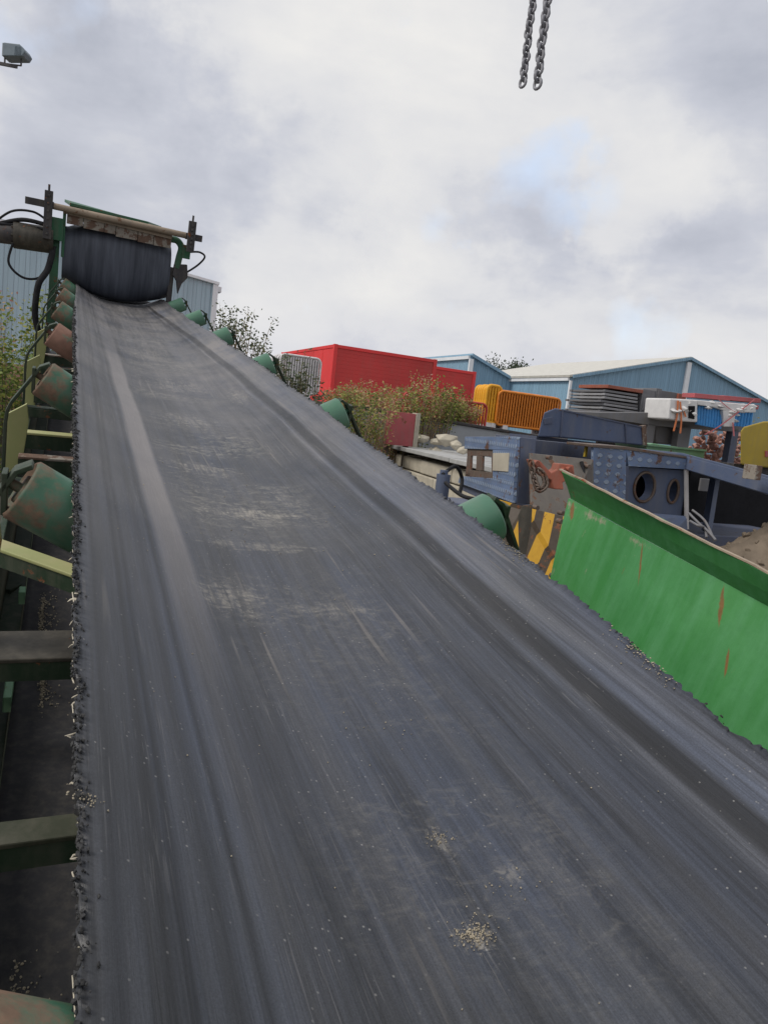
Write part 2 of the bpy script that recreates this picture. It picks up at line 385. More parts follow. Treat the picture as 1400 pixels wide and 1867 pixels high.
    base = t.mix(t.math('MULTIPLY', scf, .38), base, (.22, .20, .18))
    # short sharp lengthwise scratches
    sc1 = t.math('MULTIPLY', t.ramp(t.noise(330, 2, .5, (1, .03, .3), loc=(2, 9, 4)), .62, .68), t.ramp(t.noise(5, 3, .6, (1, .5, 1), loc=(6, 6, 1)), .48, .62))
    base = t.mix(t.math('MULTIPLY', sc1, .30), base, (.17, .165, .165))
    # fine pale grit
    vo = t.n('ShaderNodeTexVoronoi'); vo.inputs['Scale'].default_value = 70; t.l(t.tc.outputs['Object'], vo.inputs['Vector'])
    gm = t.math('MULTIPLY', t.ramp(vo.outputs['Distance'], .07, .14, (1, 1, 1, 1), (0, 0, 0, 1)), t.ramp(t.noise(9, 3, .6, loc=(1, 1, 6)), .46, .60))
    base = t.mix(t.math('MULTIPLY', gm, .5), base, (.36, .35, .33))
    h = t.math('ADD', t.math('MULTIPLY', streak, .6), t.math('ADD', t.math('MULTIPLY', lane, .25), t.math('MULTIPLY', grain, .15)))
    t.bump(h, .35, .004)
    rg = t.math('ADD', .42, t.math('MULTIPLY', streak, .16))
    return t.out(base, rg, 0, .5)

M = dict(
    belt=belt_material(),
    rubber=plain('black rubber', (.016, .016, .018), .5, .8, 60, .3),
    crumb=plain('torn rubber', (.034, .034, .034), .95, .85, 160, .3),
    dustyrubber=paint('dusty rubber', (.024, .024, .027), 0, .2, scale=14, rough=.8),
    cord=plain('frayed cord', (.42, .38, .30), .3, .9, 40),
    sand=plain('sand', (.31, .27, .20), .4, .95, 60, .2),
    rollgreen=None,
    rollrust=paint('rusty roller', (.10, .12, .08), .95, .5, (.17, .095, .07), (.2, .16, .12), 4, .6, False),
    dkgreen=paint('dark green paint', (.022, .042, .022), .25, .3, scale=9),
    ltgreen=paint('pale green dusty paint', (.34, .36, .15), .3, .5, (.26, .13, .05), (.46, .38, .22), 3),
    mint=paint('mint green paint', (.20, .38, .23), .3, .2, scale=8),
    brownsteel=paint('brown steel', (.045, .04, .03), .4, .4, scale=8),
    olive=paint('olive steel', (.038, .042, .024), .15, .3, scale=8),
    hopper=None,
    rim=paint('rust edge', (.36, .28, .20), .5, .5, (.24, .09, .04), scale=10),
    rust=paint('rusted steel', (.12, .085, .068), .5, .5, (.13, .062, .038), scale=12),
    flake=paint('flaking painted steel', (.28, .25, .21), .75, .5, (.125, .08, .058), scale=7, streak=False),
    galv=paint('dull galvanised steel', (.30, .30, .31), .12, .4, scale=9),
    tan=paint('tan rusted beam', (.30, .235, .17), .45, .5, (.15, .085, .05), scale=7),
    darksteel=paint('dark steel', (.045, .042, .045), .32, .4, scale=9),
    greysteel=paint('grey steel', (.16, .16, .17), .25, .5, scale=5),
    gpaint=paint('machine green', (.025, .11, .055), .28, .35, scale=7),
    drum=None,
    blue=paint('dark blue paint', (.085, .112, .185), .26, .4, (.09, .06, .05), (.17, .17, .18), 4),
    blue2=paint('blue grey paint', (.075, .09, .14), .3, .4, (.09, .06, .05), (.16, .15, .14), 6),
    chq=chequer('blue tear plate', (.12, .175, .295)),
    black=plain('dark interior', (.010, .010, .012), .3, .9, 20, .2),  # near-black colour stands in for the shade inside openings
    redox=paint('red oxide', (.30, .085, .05), .35, .35, (.16, .07, .04), scale=12),
    brownplate=paint('brown grey plate', (.12, .105, .09), .5, .5, (.12, .065, .04), scale=7),
    red=paint('red container paint', (.56, .045, .042), .0, .22, scale=.8, rough=.5),
    red_lit=paint('red paint lit end', (.74, .045, .045), .0, .1, scale=.8, rough=.5),  # same red, brightened in colour for the end facing the light
    pinkred=paint('faded red paint', (.42, .09, .10), .15, .5, scale=3),
    orange=plain('orange plastic', (.62, .20, .02), .2, .5, 9),
    yellowp=plain('yellow plastic', (.75, .36, .02), .2, .5, 9),
    redplastic=plain('red plastic', (.46, .05, .04), .25, .5, 9),
    whitegalv=plain('galvanised bars', (.68, .66, .66), .2, .5, 8),
    concrete=plain('pale concrete', (.44, .40, .32), .22, .9, 5),
    slab=plain('grey slab', (.36, .36, .35), .2, .9, 6),
    greywall=plain('grey concrete wall', (.40, .42, .44), .12, .9, 2),
    ground=plain('yard dirt', (.17, .155, .13), .35, .95, 1.4),
    wall=corrugated('blue cladding', (.20, .34, .46), .33, GX),
    walld=corrugated('blue cladding side', (.21, .35, .46), .33, GY),
    wallp=corrugated('pale blue cladding', (.36, .47, .53), .42, GX),  # own pale blue, lightened further to paint in haze over the factory
    roof=corrugated('cream roof sheet', (.58, .56, .50), .33, GX),
    white=plain('white trim', (.72, .74, .76), .08, .5, 4, bump=0),
    hood=paint('yellow hood', (.42, .30, .03), .12, .3, scale=3),
    wrap=plain('white wrap', (.68, .67, .66), .12, .4, 9),
    bluewrap=plain('blue wrapping', (.03, .22, .52), .3, .4, 14),
    strapo=plain('orange strap', (.65, .20, .07), .2, .6, 9),
    pinkstrap=plain('pink strap', (.55, .16, .17), .2, .6, 9),
    soil=plain('spoil', (.15, .12, .09), .4, .95, 8, .2, bump=.8),
    chain=plain('galvanised chain', (.22, .22, .24), .3, .55, 40),
    lamp=plain('floodlight casing', (.16, .20, .23), .15, .5, 10),
    glass=plain('lamp glass', (.3, .33, .35), .1, .15, 10, .6, 0, 0),
    brick=plain('pale brick', (.36, .20, .16), .4, .9, 9),
    bark=plain('bark', (.11, .09, .07), .3, .9, 20),
    stem=plain('dry stems', (.24, .17, .11), .3, .9, 20),
    lf_green=leafmat('green leaves', [(.13, .19, .04), (.20, .25, .06), (.08, .12, .03), (.34, .34, .08)]),
    lf_dry=leafmat('autumn weeds', [(.44, .30, .17), (.46, .38, .14), (.30, .31, .09), (.46, .22, .18), (.28, .34, .09)]),
    lf_dark=leafmat('grey green leaves', [(.10, .13, .08), (.15, .18, .11), (.06, .08, .045), (.20, .20, .10)]),
    lf_tree=leafmat('dark tree leaves', [(.04, .06, .03), (.06, .08, .035), (.03, .045, .025)]),
)
def hopper_material():
    t = MT('bright green paint'); fine = t.noise(40, 5, .65)
    st = t.noise(22, 5, .65, (1, 1, .05)); big = t.noise(2.2, 3)
    c = t.mix(t.ramp(big, .3, .7), (.042, .215, .055), (.078, .285, .085))
    c = t.mix(t.math('MULTIPLY', t.ramp(st, .40, .70), .55), c, (.13, .36, .17))
    c = t.mix(t.math('MULTIPLY', t.ramp(t.noise(5, 5, .65), .35, .7), .35), c, (.04, .17, .05))
    c = t.mix(t.math('MULTIPLY', t.ramp(fine, .5, .75), .12), c, (.03, .13, .04))
    sp = t.n('ShaderNodeSeparateXYZ'); t.l(t.tc.outputs['Object'], sp.inputs[0])
    # worn to primer at the far end and along the fold
    mr = t.n('ShaderNodeMapRange'); mr.inputs['From Min'].default_value = .75; mr.inputs['From Max'].default_value = 1.32; mr.inputs['To Min'].default_value = 0; mr.inputs['To Max'].default_value = .16
    t.l(sp.outputs['Y'], mr.inputs['Value'])
    fold = t.n('ShaderNodeMapRange'); fold.inputs['From Min'].default_value = .022; fold.inputs['From Max'].default_value = 0; fold.inputs['To Max'].default_value = .13
    t.l(t.math('ABSOLUTE', t.math('SUBTRACT', sp.outputs['Z'], .01)), fold.inputs['Value'])
    wn = t.math('ADD', t.noise(11, 6, .72, (1, 1, .5)), t.math('ADD', mr.outputs[0], t.math('MULTIPLY', fold.outputs[0], t.ramp(sp.outputs['Y'], .4, 1.0))))
    c = t.mix(t.ramp(wn, .75, .84), c, t.mix(fine, (.22, .24, .16), (.40, .36, .25)))
    rn = t.math('ADD', t.noise(15, 6, .7, (1, 1, .20), loc=(2, 3, 8)), t.math('MULTIPLY', mr.outputs[0], .25))
    rm = t.ramp(rn, .675, .71)
    c = t.mix(rm, c, t.mix(fine, (.10, .035, .015), (.42, .16, .06)))
    for (y0, z0, z1, wy) in ((.741, -.070, .018, .006), (.702, -.160, -.10, .004), (1.01, -.09, .02, .003), (.45, -.12, .02, .005), (1.315, -.03, .022, .010)):
        yy = t.math('DIVIDE', t.math('ABSOLUTE', t.math('ADD', t.math('SUBTRACT', t.math('SUBTRACT', sp.outputs['Y'], t.math('MULTIPLY', sp.outputs['Z'], .35)), y0), t.math('MULTIPLY', t.math('SUBTRACT', t.noise(40, 4, .6), .5), wy * 2.5))), wy)
        zz = t.math('DIVIDE', t.math('ABSOLUTE', t.math('SUBTRACT', sp.outputs['Z'], (z0 + z1) / 2)), (z1 - z0) / 2)
        k_ = t.math('SUBTRACT', 1.5, t.math('ADD', yy, t.math('MULTIPLY', zz, zz)))
        c = t.mix(t.math('MULTIPLY', t.ramp(k_, .2, .8), .85), c, t.mix(fine, (.12, .045, .02), (.36, .15, .06)))
    t.bump(t.math('ADD', fine, t.math('ADD', t.math('MULTIPLY', big, 3.0), t.math('MULTIPLY', rm, -.6))), .25, .003)
    return t.out(c, t.mix(rm, (.42,) * 3, (.9,) * 3), 0, .45)
M['hopper'] = hopper_material()
def roller_material():
    t = MT('green roller paint'); fine = t.noise(60, 5, .65); big = t.noise(9, 3)
    sp = t.n('ShaderNodeSeparateXYZ'); t.l(t.tc.outputs['Object'], sp.inputs[0]); oi = t.n('ShaderNodeObjectInfo')
    c = t.mix(t.ramp(big, .3, .7), (.022, .075, .042), (.045, .125, .078))
    c = t.mix(t.math('MULTIPLY', t.ramp(t.noise(20, 5, .7), .45, .75), .45), c, (.13, .125, .09))
    c = t.mix(t.ramp(sp.outputs['X'], .2, .21), c, t.mix(.55, c, (.11, .24, .16)))  # right-hand rollers coloured lighter, for the sky light they face
    end = t.n('ShaderNodeMapRange'); end.inputs['From Min'].default_value = .46; end.inputs['From Max'].default_value = .64; end.inputs['To Max'].default_value = .34
    t.l(t.math('ABSOLUTE', sp.outputs['X']), end.inputs['Value'])
    left = t.ramp(sp.outputs['X'], 0, .01, (1, 1, 1, 1), (0, 0, 0, 1))
    top = t.n('ShaderNodeMapRange'); top.inputs['From Min'].default_value = -.16; top.inputs['From Max'].default_value = .02; top.inputs['To Max'].default_value = .10; t.l(sp.outputs['Z'], top.inputs['Value'])
    wn = t.math('ADD', t.noise(13, 7, .7), t.math('ADD', t.math('MULTIPLY', t.math('ADD', end.outputs[0], top.outputs[0]), left), t.math('MULTIPLY', t.math('SUBTRACT', oi.outputs['Random'], .5), .12)))
    rm = t.ramp(wn, .68, .84)
    c = t.mix(t.math('MULTIPLY', rm, .85), c, t.mix(fine, (.055, .032, .024), (.24, .13, .085)))
    t.bump(t.math('ADD', fine, t.math('MULTIPLY', rm, .5)), .2, .002)
    return t.out(c, t.mix(rm, (.42,) * 3, (.85,) * 3), 0, .4)
M['rollgreen'] = roller_material()
def drum_material():
    t = MT('streaked magnet belt'); s1 = t.noise(9, 4, .6, (1, .12, .12)); s2 = t.noise(38, 3, .6, (1, .05, .05))
    f = t.math('ADD', t.math('MULTIPLY', t.ramp(s1, .35, .75), .7), t.math('MULTIPLY', t.ramp(s2, .4, .8), .3))
    c = t.mix(f, (.034, .040, .055), (.12, .135, .17))
    t.bump(s1, .2, .01)
    return t.out(c, .55, 0, .4)
M['drum'] = drum_material()
def hazard_material():
    t = MT('hazard stripes'); sp = t.n('ShaderNodeSeparateXYZ'); t.l(t.tc.outputs['Object'], sp.inputs[0])
    h = t.math('ADD', t.math('MULTIPLY', sp.outputs['X'], GX.x), t.math('MULTIPLY', sp.outputs['Y'], GX.y))
    a = t.math('SUBTRACT', t.math('MULTIPLY', h, 1.0), t.math('MULTIPLY', sp.outputs['Z'], .36))
    fr = t.math('FRACT', t.math('MULTIPLY', a, 1 / .108))
    k = t.ramp(fr, .44, .46)
    fine = t.noise(40, 4)
    c = t.mix(k, t.mix(fine, (.045, .03, .02), (.09, .07, .05)), t.mix(fine, (.50, .26, .02), (.66, .38, .03)))
    rm = t.ramp(t.noise(12, 6, .7, loc=(1, 5, 2)), .58, .61)
    c = t.mix(rm, c, t.mix(fine, (.08, .03, .015), (.28, .10, .04)))
    t.bump(fine, .2, .003)
    return t.out(c, .6)
M['hazard'] = hazard_material()

# ------------------------------------------------------------------ ground: lower yard, bank, upper yard
def ground():
    b = MB(); ys = [-400, -60, -20, 0, 6, 12, 13.4, 14.0, 16, 24, 40, 70, 120, 200, 420]; xs = [-400, -150, -60, -25, -10, 0, 10, 25, 60, 150, 400]
    vs = []
    for y in ys:
        for x in xs:
            p = GX * x + GY * y; z = 0 if y <= 13.4 else 2.7
            vs.append((p.x, p.y, z + (random.uniform(-.03, .03) if abs(x) < 100 and z == 0 else 0)))
    n = len(xs); fs = [(j * n + i, j * n + i + 1, (j + 1) * n + i + 1, (j + 1) * n + i) for j in range(len(ys) - 1) for i in range(n - 1)]
    b.add(vs, fs); return tag(b.build('ground', M['ground']), kind='structure')
ground()

# ------------------------------------------------------------------ conveyor (own axes: x across, y along, z out of the belt)
cd = Vector((-0.40431526, 0.89507409, 0.18807322)); cc_ = Vector((0.91133689, 0.41166136, 0)); cn = Vector((0.07742248, -0.17139806, 0.98215501))
C0 = Vector((0.32378629, 0.63758292, -0.44022085)) + EYE
S = 1.41315
conv = empty('belt_conveyor', C0, 'long inclined conveyor with a worn black belt rising to the magnet', 'conveyor')
conv.matrix_world = Matrix(((cc_.x, cd.x, cn.x, C0.x), (cc_.y, cd.y, cn.y, C0.y), (cc_.z, cd.z, cn.z, C0.z), (0, 0, 0, 1)))

def smooth(a, b, x):
    x = max(0, min(1, (x - a) / (b - a))); return x * x * (3 - 2 * x)
def belt_h(v, u):                           # height of the belt across its trough
    a = abs(v); x = a - .25
    k = .09; wing = (x + math.sqrt(x * x + k * k)) / 2 * math.tan(R(30))
    h = -.197 + wing
    sag = -.014 * abs(math.sin(math.pi * u / S)) * (1 - .4 * a / .52)
    fl = smooth(8.9, 9.4, u)
    return (h + sag) * (1 - fl * .0) - fl * .03
def half(u, side):
    if side < 0: return .522 - .03 * smooth(4.5, 8.5, u)
    return .512 - .06 * smooth(3.5, 8.2, u) - .03 * smooth(1.0, .2, u)
random.seed(3)
def belt():
    us = []; u = -1.6
    while u < 9.3:
        us.append(u); u += .007 if -.2 < u < 2.2 else (.016 if u < 5 else .05)
        if u < -.2: u += .05
    NV = 44; vs = []; th = .016
    edge = []
    jl = 0; jr = 0
    for u in us:
        jl = jl * .6 + random.uniform(-.004, .003); jr = jr * .6 + random.uniform(-.005, .004)
        L = -half(u, -1) + jl; Rr = half(u, 1) + jr
        edge.append((u, L, Rr)); j0 = len(vs)
        for i in range(NV):
            q = i / (NV - 1); v = -half(u, -1) + (half(u, 1) + half(u, -1)) * q
            if i == 0: v = L
            elif i == NV - 1: v = Rr
            z = belt_h(v, u) + (random.uniform(-.002, .001) if i in (0, NV - 1) else 0) +   .0007 * math.sin(v * 90 + 1.3 * math.sin(u * .8)) * (1 if abs(v) > .2 else .4)
            vs.append((v, u, z))
        for i in range(NV):                  # underside
            a = vs[j0 + i]; vs.append((a[0] + (random.uniform(-.003, .003) if i in (0, NV - 1) else 0), u, belt_h(a[0], u) - th))
    n = NV * 2; fs = []
    for j in range(len(us) - 1):
        a = j * n; b = a + n
        for i in range(NV - 1):
            fs.append((a + i, a + i + 1, b + i + 1, b + i)); fs.append((a + NV + i + 1, a + NV + i, b + NV + i, b + NV + i + 1))
        fs.append((a + NV, a, b, b + NV)); fs.append((a + NV - 1, a + n - 1, b + n - 1, b + NV - 1))
    b = MB(); b.add(vs, fs, True)
    o = b.build('belt', M['belt'], conv, label='worn black rubber belt with grey dust streaks')
    return edge
edge = belt()
def fray():
    b = MB(); c = MB()
    for (u, L, Rr) in edge:
        if u < -.2 or u > 6: continue
        for side, v in ((-1, L), (1, Rr)):
            dens = (.95 if side < 0 else .3)
            for _ in range(7 if side < 0 else 2):
                if random.random() < dens:
                    vv = v - side * (-.002 + abs(random.gauss(0, .0055 if side < 0 else .003))); r = random.uniform(.0008, .0022) * (1 if side < 0 else .9) * (1 + .45 * u)
                    b.lump((vv, u + random.uniform(-.005, .005), belt_h(vv, u) + random.uniform(-.012, .003)), r, .45, 1, 1.5, .8)
    b.build('frayed_edge', M['crumb'], conv)
    k = 0
    while k < 92:
        u = random.uniform(.1, 1.9) if k < 60 else random.uniform(1.9, 4.6); side = -1 if random.random() < .93 else 1
        v = side * half(u, side); z = belt_h(v, u) - random.uniform(.004, .014)
        l = random.choice([.004, .006, .008, .012, .018]); p = [Vector((v - side * .004, u, z))]; dr = Vector((side * .8, random.uniform(-.6, .6), random.uniform(-.5, .2))).normalized()
        for _ in range(3):
            p.append(p[-1] + dr * l / 3); dr = (dr + Vector((random.uniform(-.5, .5), random.uniform(-.7, .7), random.uniform(-.6, .1)))).normalized()
        c.tube(p, [random.uniform(.0006, .0013) * (1 + .6 * u)] * 3 + [.0004], 5); k += 1
    for _ in range(24):                      # cord showing along the cut
        u = random.uniform(.05, 1.6); v = -half(u, -1) - .003; z = belt_h(v, u) - .010
        c.tube([(v, u, z), (v - .002, u + random.uniform(.01, .04), z + random.uniform(-.002, .003))], random.uniform(.0005, .0012), 5)
    tag(c.build('frayed_cord', M['cord'], conv), kind='stuff')
fray()
# return strand, frame, cross members
b = MB()
vs = []; us = [-1.6 + .1 * i for i in range(108)]
for u in us:
    for v in (-.645, -.62, -.3, .3, .6): vs.append((v, u, -.78 - .02 * math.sin(u * 4) + (.0 if abs(v) > .5 else -.02)))
b.add(vs, [(j * 5 + i, j * 5 + i + 1, j * 5 + i + 6, j * 5 + i + 5) for j in range(107) for i in range(4)], True)
o = b.build('return_belt', M['dustyrubber'], conv); sm = o.modifiers.new('solid', 'SOLIDIFY'); sm.thickness = .014
for s in (-1, 1):
    b = MB(); v = s * .735
    b.box((v - .012, -1.2, -.86), (.024, 0, 0), (0, 10.2, 0), (0, 0, .30))
    b.box((v - .0 if s < 0 else v - .08, -1.2, -.874), (.08, 0, 0), (0, 10.2, 0), (0, 0, .012))
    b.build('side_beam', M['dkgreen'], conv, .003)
for uu, ll in ((1.62, .16), (2.3, .05), (1.12, .1), (3.4, .3)):
    b = MB(); b.box((-.668, uu, -.80), (.022, 0, 0), (0, ll, 0), (0, 0, .05)); b.build('clip', M['mint'], conv, .003)
def cross(u, w0, uw, h, mat, tilt=0, v0=-.722, v1=.722):
    b = MB(); b.box((v0, u - uw / 2, w0 - .012), (v1 - v0, tilt, 0), (0, uw, 0), (0, 0, .012)); o = b.build('cross_member', mat, conv, .003)
    b = MB(); b.box((v0, u - uw / 2 + .006, w0 - .013 - h), (v1 - v0, tilt, 0), (0, .012, 0), (0, 0, h)); b.build('web', M['dkgreen'], o)  # dark green here paints in the shadow on the member's front
cross(.745, -.45, .055, .05, M['olive'], .02)
cross(1.38, -.45, .14, .05, M['brownsteel'])
cross(2.03, -.45, .085, .05, M['ltgreen'], -.38, -.725, -.30)
cross(3.05, -.45, .06, .07, M['flake']); cross(3.48, -.45, .06, .07, M['ltgreen'])
cross(4.55, -.45, .06, .07, M['flake']); cross(5.0, -.45, .06, .07, M['ltgreen']); cross(6.0, -.45, .06, .07, M['flake']); cross(7.3, -.45, .06, .07, M['ltgreen'])
# side plates that carry the idlers
for i, (u0, u1) in enumerate([(2.02, 2.35), (3.1, 4.1), (4.6, 5.3), (5.9, 6.5)]):
    uc = (i + 1) * S + .30
    b = MB(); b.prism([(-.785, uc, -.56), (-.715, uc, -.56), (-.690, uc, -.32), (-.70, uc, -.24), (-.785, uc, -.30)], (0, .02, 0)); b.build('side_plate', M['ltgreen'], conv, .002)
for s, uu in ((-1, 2.6), (1, 2.6), (-1, 7.6), (1, 7.6), (-1, -1.0), (1, -1.0)):
    q = conv.matrix_world @ Vector((s * .735, uu, -.86)); b = MB(); b.box((q.x - .06, q.y - .06, 0), (.12, 0, 0), (0, .12, 0), (0, 0, q.z))
    inv = conv.matrix_world.inverted(); b.v = [tuple(inv @ Vector(p)) for p in b.v]; b.build('support_leg', M['dkgreen'], conv, .004)
# tail and head pulleys
for u, nm in ((9.28, 'head_pulley'), (-1.62, 'tail_pulley')):
    b = MB(); b.tube([(-.6, u, -.42), (.6, u, -.42)], .26, 32); b.build(nm, M['rubber'], conv, .01)
# idlers
A = R(30); RAD = .075
def roller(cx_, cz, ang, ln):
    ax = Vector((math.cos(ang), 0, math.sin(ang))); c = Vector((cx_, 0, cz)); b = MB()
    h = ln / 2; e = .006
    prof = [(-h - .03, .012), (-h - .03, .012), (-h, .012), (-h, RAD * .45), (-h + .012, RAD * .5), (-h + .012, RAD * .82), (-h, RAD * .88), (-h, RAD - e), (-h + e, RAD), (h - e, RAD), (h, RAD - e), (h, RAD * .88), (h - .012, RAD * .82), (h - .012, RAD * .5), (h, RAD * .45), (h, .012), (h + .03, .012)]
    n = 32; a = Vector((0, 1, 0)); bb = ax.cross(a); vs = []; fs = []
    for (t, r) in prof:
        for q in range(n): vs.append(c + ax * t + (a * math.cos(q * math.tau / n) + bb * math.sin(q * math.tau / n)) * r)
    for i in range(len(prof) - 1):
        for q in range(n): fs.append((i * n + q, i * n + (q + 1) % n, (i + 1) * n + (q + 1) % n, (i + 1) * n + q))
    b.add(vs, fs, True); b.v.append
    return b
RL = .40
def make_idler(i):
    u = i * S
    f = MB()
    for s in (-1, 1):
        pts = [(-.612, -.006), (-.645, -.022), (-.69, -.092), (-.742, -.172), (-.756, -.205), (-.762, -.26), (-.764, -.47), (-.764, -.56)]
        f.strip([(p[0] if s < 0 else -p[0], 0, p[1]) for p in pts], (0, .05, 0), .012)
        f.cbox((s * .668, 0, -.075), .012, .05, .10)
    f.box((-.764, -.03, -.50), (1.528, 0, 0), (0, .06, 0), (0, 0, .008)); f.box((-.764, -.034, -.50), (1.528, 0, 0), (0, .008, 0), (0, 0, -.05))
    for s in (-1, 1):
        f.box((s * .225 - .006, -.025, -.492), (.012, 0, 0), (0, .05, 0), (0, 0, .26))
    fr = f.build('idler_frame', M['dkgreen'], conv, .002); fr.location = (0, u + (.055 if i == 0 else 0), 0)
    e_ = Vector((-math.cos(A), 0, math.sin(A))); nrm = Vector((math.sin(A), 0, math.cos(A)))
    P = Vector((-.6, 0, 0)) - nrm * RAD
    for s in (-1, 1):
        ctr = P - e_ * (RL / 2)
        if s > 0: ctr = Vector((-ctr.x, 0, ctr.z))
        rb = roller(ctr.x, ctr.z, (math.pi - A) if s < 0 else A, RL)
        ro = rb.build('roller', M['rollrust'] if (i == 3 and s < 0) else M['rollgreen'], fr)
    roller(0, -.197 - .016 - RAD, 0, .42).build('roller', M['rollgreen'], fr)
for i in range(0, 7): make_idler(i)

# ------------------------------------------------------------------ grit and sand lying on the belts
def cpt(v, u, w): return conv.matrix_world @ Vector((v, u, w))
random.seed(11)
b = MB()
for k in range(120):
    u = random.uniform(.05, 2.4); v = random.uniform(-.45, .45)
    b.lump(cpt(v, u, belt_h(v, u) + .001), random.choice([.0005, .0007, .0009, .0012]) * (1 + u * .25), .4)
for (cv, cu, n, sp_) in ((-.075, .19, 150, .012), (-.06, .20, 60, .02), (.0, .25, 26, .03), (-.042, .35, 40, .012), (-.515, .32, 50, .010), (.0, .62, 20, .05)):
    for k in range(n):
        v = random.gauss(cv, sp_); u = random.gauss(cu, sp_ * .6)
        b.lump(cpt(v, u, belt_h(v, u) + .001), random.uniform(.0004, .0014), .4)
for cu in (.55, .62, 1.06, 1.12): 
    for k in range(60):
        u = random.gauss(cu, .035); v = half(u, 1) - abs(random.gauss(0, .012)); b.lump(cpt(v, u, belt_h(v, u) + .001), random.uniform(.0006, .0022), .4, 1, 1, .5)
tag(b.build('grit', M['sand']), 'loose pale sand grit scattered on the black belt', 'grit', kind='stuff')
b = MB()
for k in range(3200):
    u = random.uniform(.2, 2.6); v = -.578 + random.gauss(0, .004) + .01 * math.sin(u * 5) + (0 if random.random() < .75 else abs(random.gauss(0, .03)))
    b.lump(cpt(v, u, -.778 + random.uniform(0, .008)), random.uniform(.0008, .0032), .4)
tag(b.build('spilt_sand', M['sand']), 'line of spilt sand along the dark lower belt', 'sand', kind='stuff')

# ------------------------------------------------------------------ feed hopper on the right
hop = empty('feed_hopper', C0, 'bright green steel feed hopper side with rusty rim beside the belt', 'hopper'); hop.matrix_world = conv.matrix_world.copy()
NU = 60
def sheet(name, prof, th, mat, u0=1.30, u1=-1.3, slant=0.0):
    b = MB(); vs = []; n = len(prof)
    for j in range(NU + 1):
        u = u0 + (u1 - u0) * j / NU
        for i, (v, w_) in enumerate(prof):
            du = slant * w_ * max(0, 1 - j / 12)
            dent = .004 * math.sin(u * 6 + i) * (i not in (0,))
            vs.append((v + dent, u + du, w_))
    b.add(vs, [(j * n + i, j * n + i + 1, (j + 1) * n + i + 1, (j + 1) * n + i) for j in range(NU) for i in range(n - 1)], False)
    o = b.build(name, mat, hop); s_ = o.modifiers.new('solid', 'SOLIDIFY'); s_.thickness = th; s_.offset = 0; return o
sheet('lower_plate', [(.797, -.36), (.808, -.26), (.822, -.16), (.836, -.06), (.847, .024)], .008, M['hopper'], 1.345, -1.3, .22)
sheet('upper_plate', [(.849, .027), (.822, .064), (.792, .107)], .008, M['hopper'], 1.345)
b = MB(); NN = 50
pth = [(.791 + random.uniform(-.0015, .0015), 1.36 - 2.7 * i / NN, .109 + random.uniform(-.002, .002)) for i in range(NN + 1)]
b.strip(pth, (.010, 0, 0), .004); b.build('rim', M['rim'], hop)
for uu in (.2, -.6):
    b = MB(); b.box((.866, uu, -.30), (.05, 0, 0), (0, .012, 0), (0, 0, .38)); b.build('rib', M['hopper'], hop)
b = MB(); b.box((.60, -1.3, -.33), (.28, 0, 0), (0, 2.55, 0), (0, 0, .05)); b.box((.74, -1.2, -.86), (.06, 0, 0), (0, 2.3, 0), (0, 0, .53)); b.build('support_frame', M['dkgreen'], hop, .003)

# ------------------------------------------------------------------ overband magnet at the head
mag = empty('overband_magnet', C0, 'dark drum magnet hung over the belt head under a rusty beam', 'magnet'); mag.matrix_world = conv.matrix_world.copy()
UH = 8.7
def drum():
    b = MB(); nv = 28; na = 40; vs = []; 
    for i in range(nv):
        t = i / (nv - 1); v = -.645 + 1.13 * t
        bl = 1 - (2 * (t - .05) - .95) ** 2
        rz = .285 + .135 * max(0, bl); ry = .30
        for q in range(na):
            a = q * math.tau / na
            ca, sa = math.cos(a), math.sin(a)
            ex = .75
            y = ry * math.copysign(abs(ca) ** ex, ca); z = rz * math.copysign(abs(sa) ** (.85), sa)
            vs.append((v, UH + .30 + y, .235 + z + .0 * t))
    fs = [(i * na + q, i * na + (q + 1) % na, (i + 1) * na + (q + 1) % na, (i + 1) * na + q) for i in range(nv - 1) for q in range(na)]
    b.add(vs, fs, True); b.add(vs[:na], [tuple(range(na))]); b.add(vs[-na:], [tuple(range(na))])
    b.build('magnet_belt', M['drum'], mag)
drum()
b = MB()
random.seed(5)
for (v0, v1, lo, hi) in ((-.62, -.46, .55, .66), (-.455, -.25, .535, .65), (-.245, -.13, .535, .645), (-.125, .10, .515, .635), (.105, .27, .505, .62), (.275, .46, .50, .61)):
    b.box((v0, UH - .05 + random.uniform(-.01, .01), lo), (v1 - v0, 0, 0), (0, .06, 0), (0, 0, hi - lo))
b.build('scraper_plate', M['flake'], mag, .004)
b = MB(); b.tube([(-1.0, UH - .1, .70), (.77, UH - .1, .665)], .034, 14); b.prism([(-.66, UH - .07, .70), (.46, UH - .07, .655), (.46, UH - .07, .60), (-.66, UH - .07, .645)], (0, .05, 0)); b.build('beam', M['tan'], mag)
b = MB(); b.box((-1.02, UH - .135, .665), (.27, 0, 0), (0, .07, 0), (0, 0, .07)); b.build('beam_sleeve', M['darksteel'], mag, .004); b = MB(); b.box((.60, UH - .135, .63), (.18, 0, 0), (0, .07, 0), (0, 0, .07)); b.build('beam_sleeve', M['darksteel'], mag, .004)
b = MB(); b.prism([(-.60, UH - .03, .735), (.20, UH - .03, .705), (.42, UH + .75, .70), (-.66, UH + .75, .78)], (0, 0, .03)); b.prism([(-.60, UH + .05, .60), (.45, UH + .05, .55), (.42, UH + .05, .70), (-.60, UH + .05, .74)], (0, .1, 0)); b.build('top_cover', M['gpaint'], mag, .003)
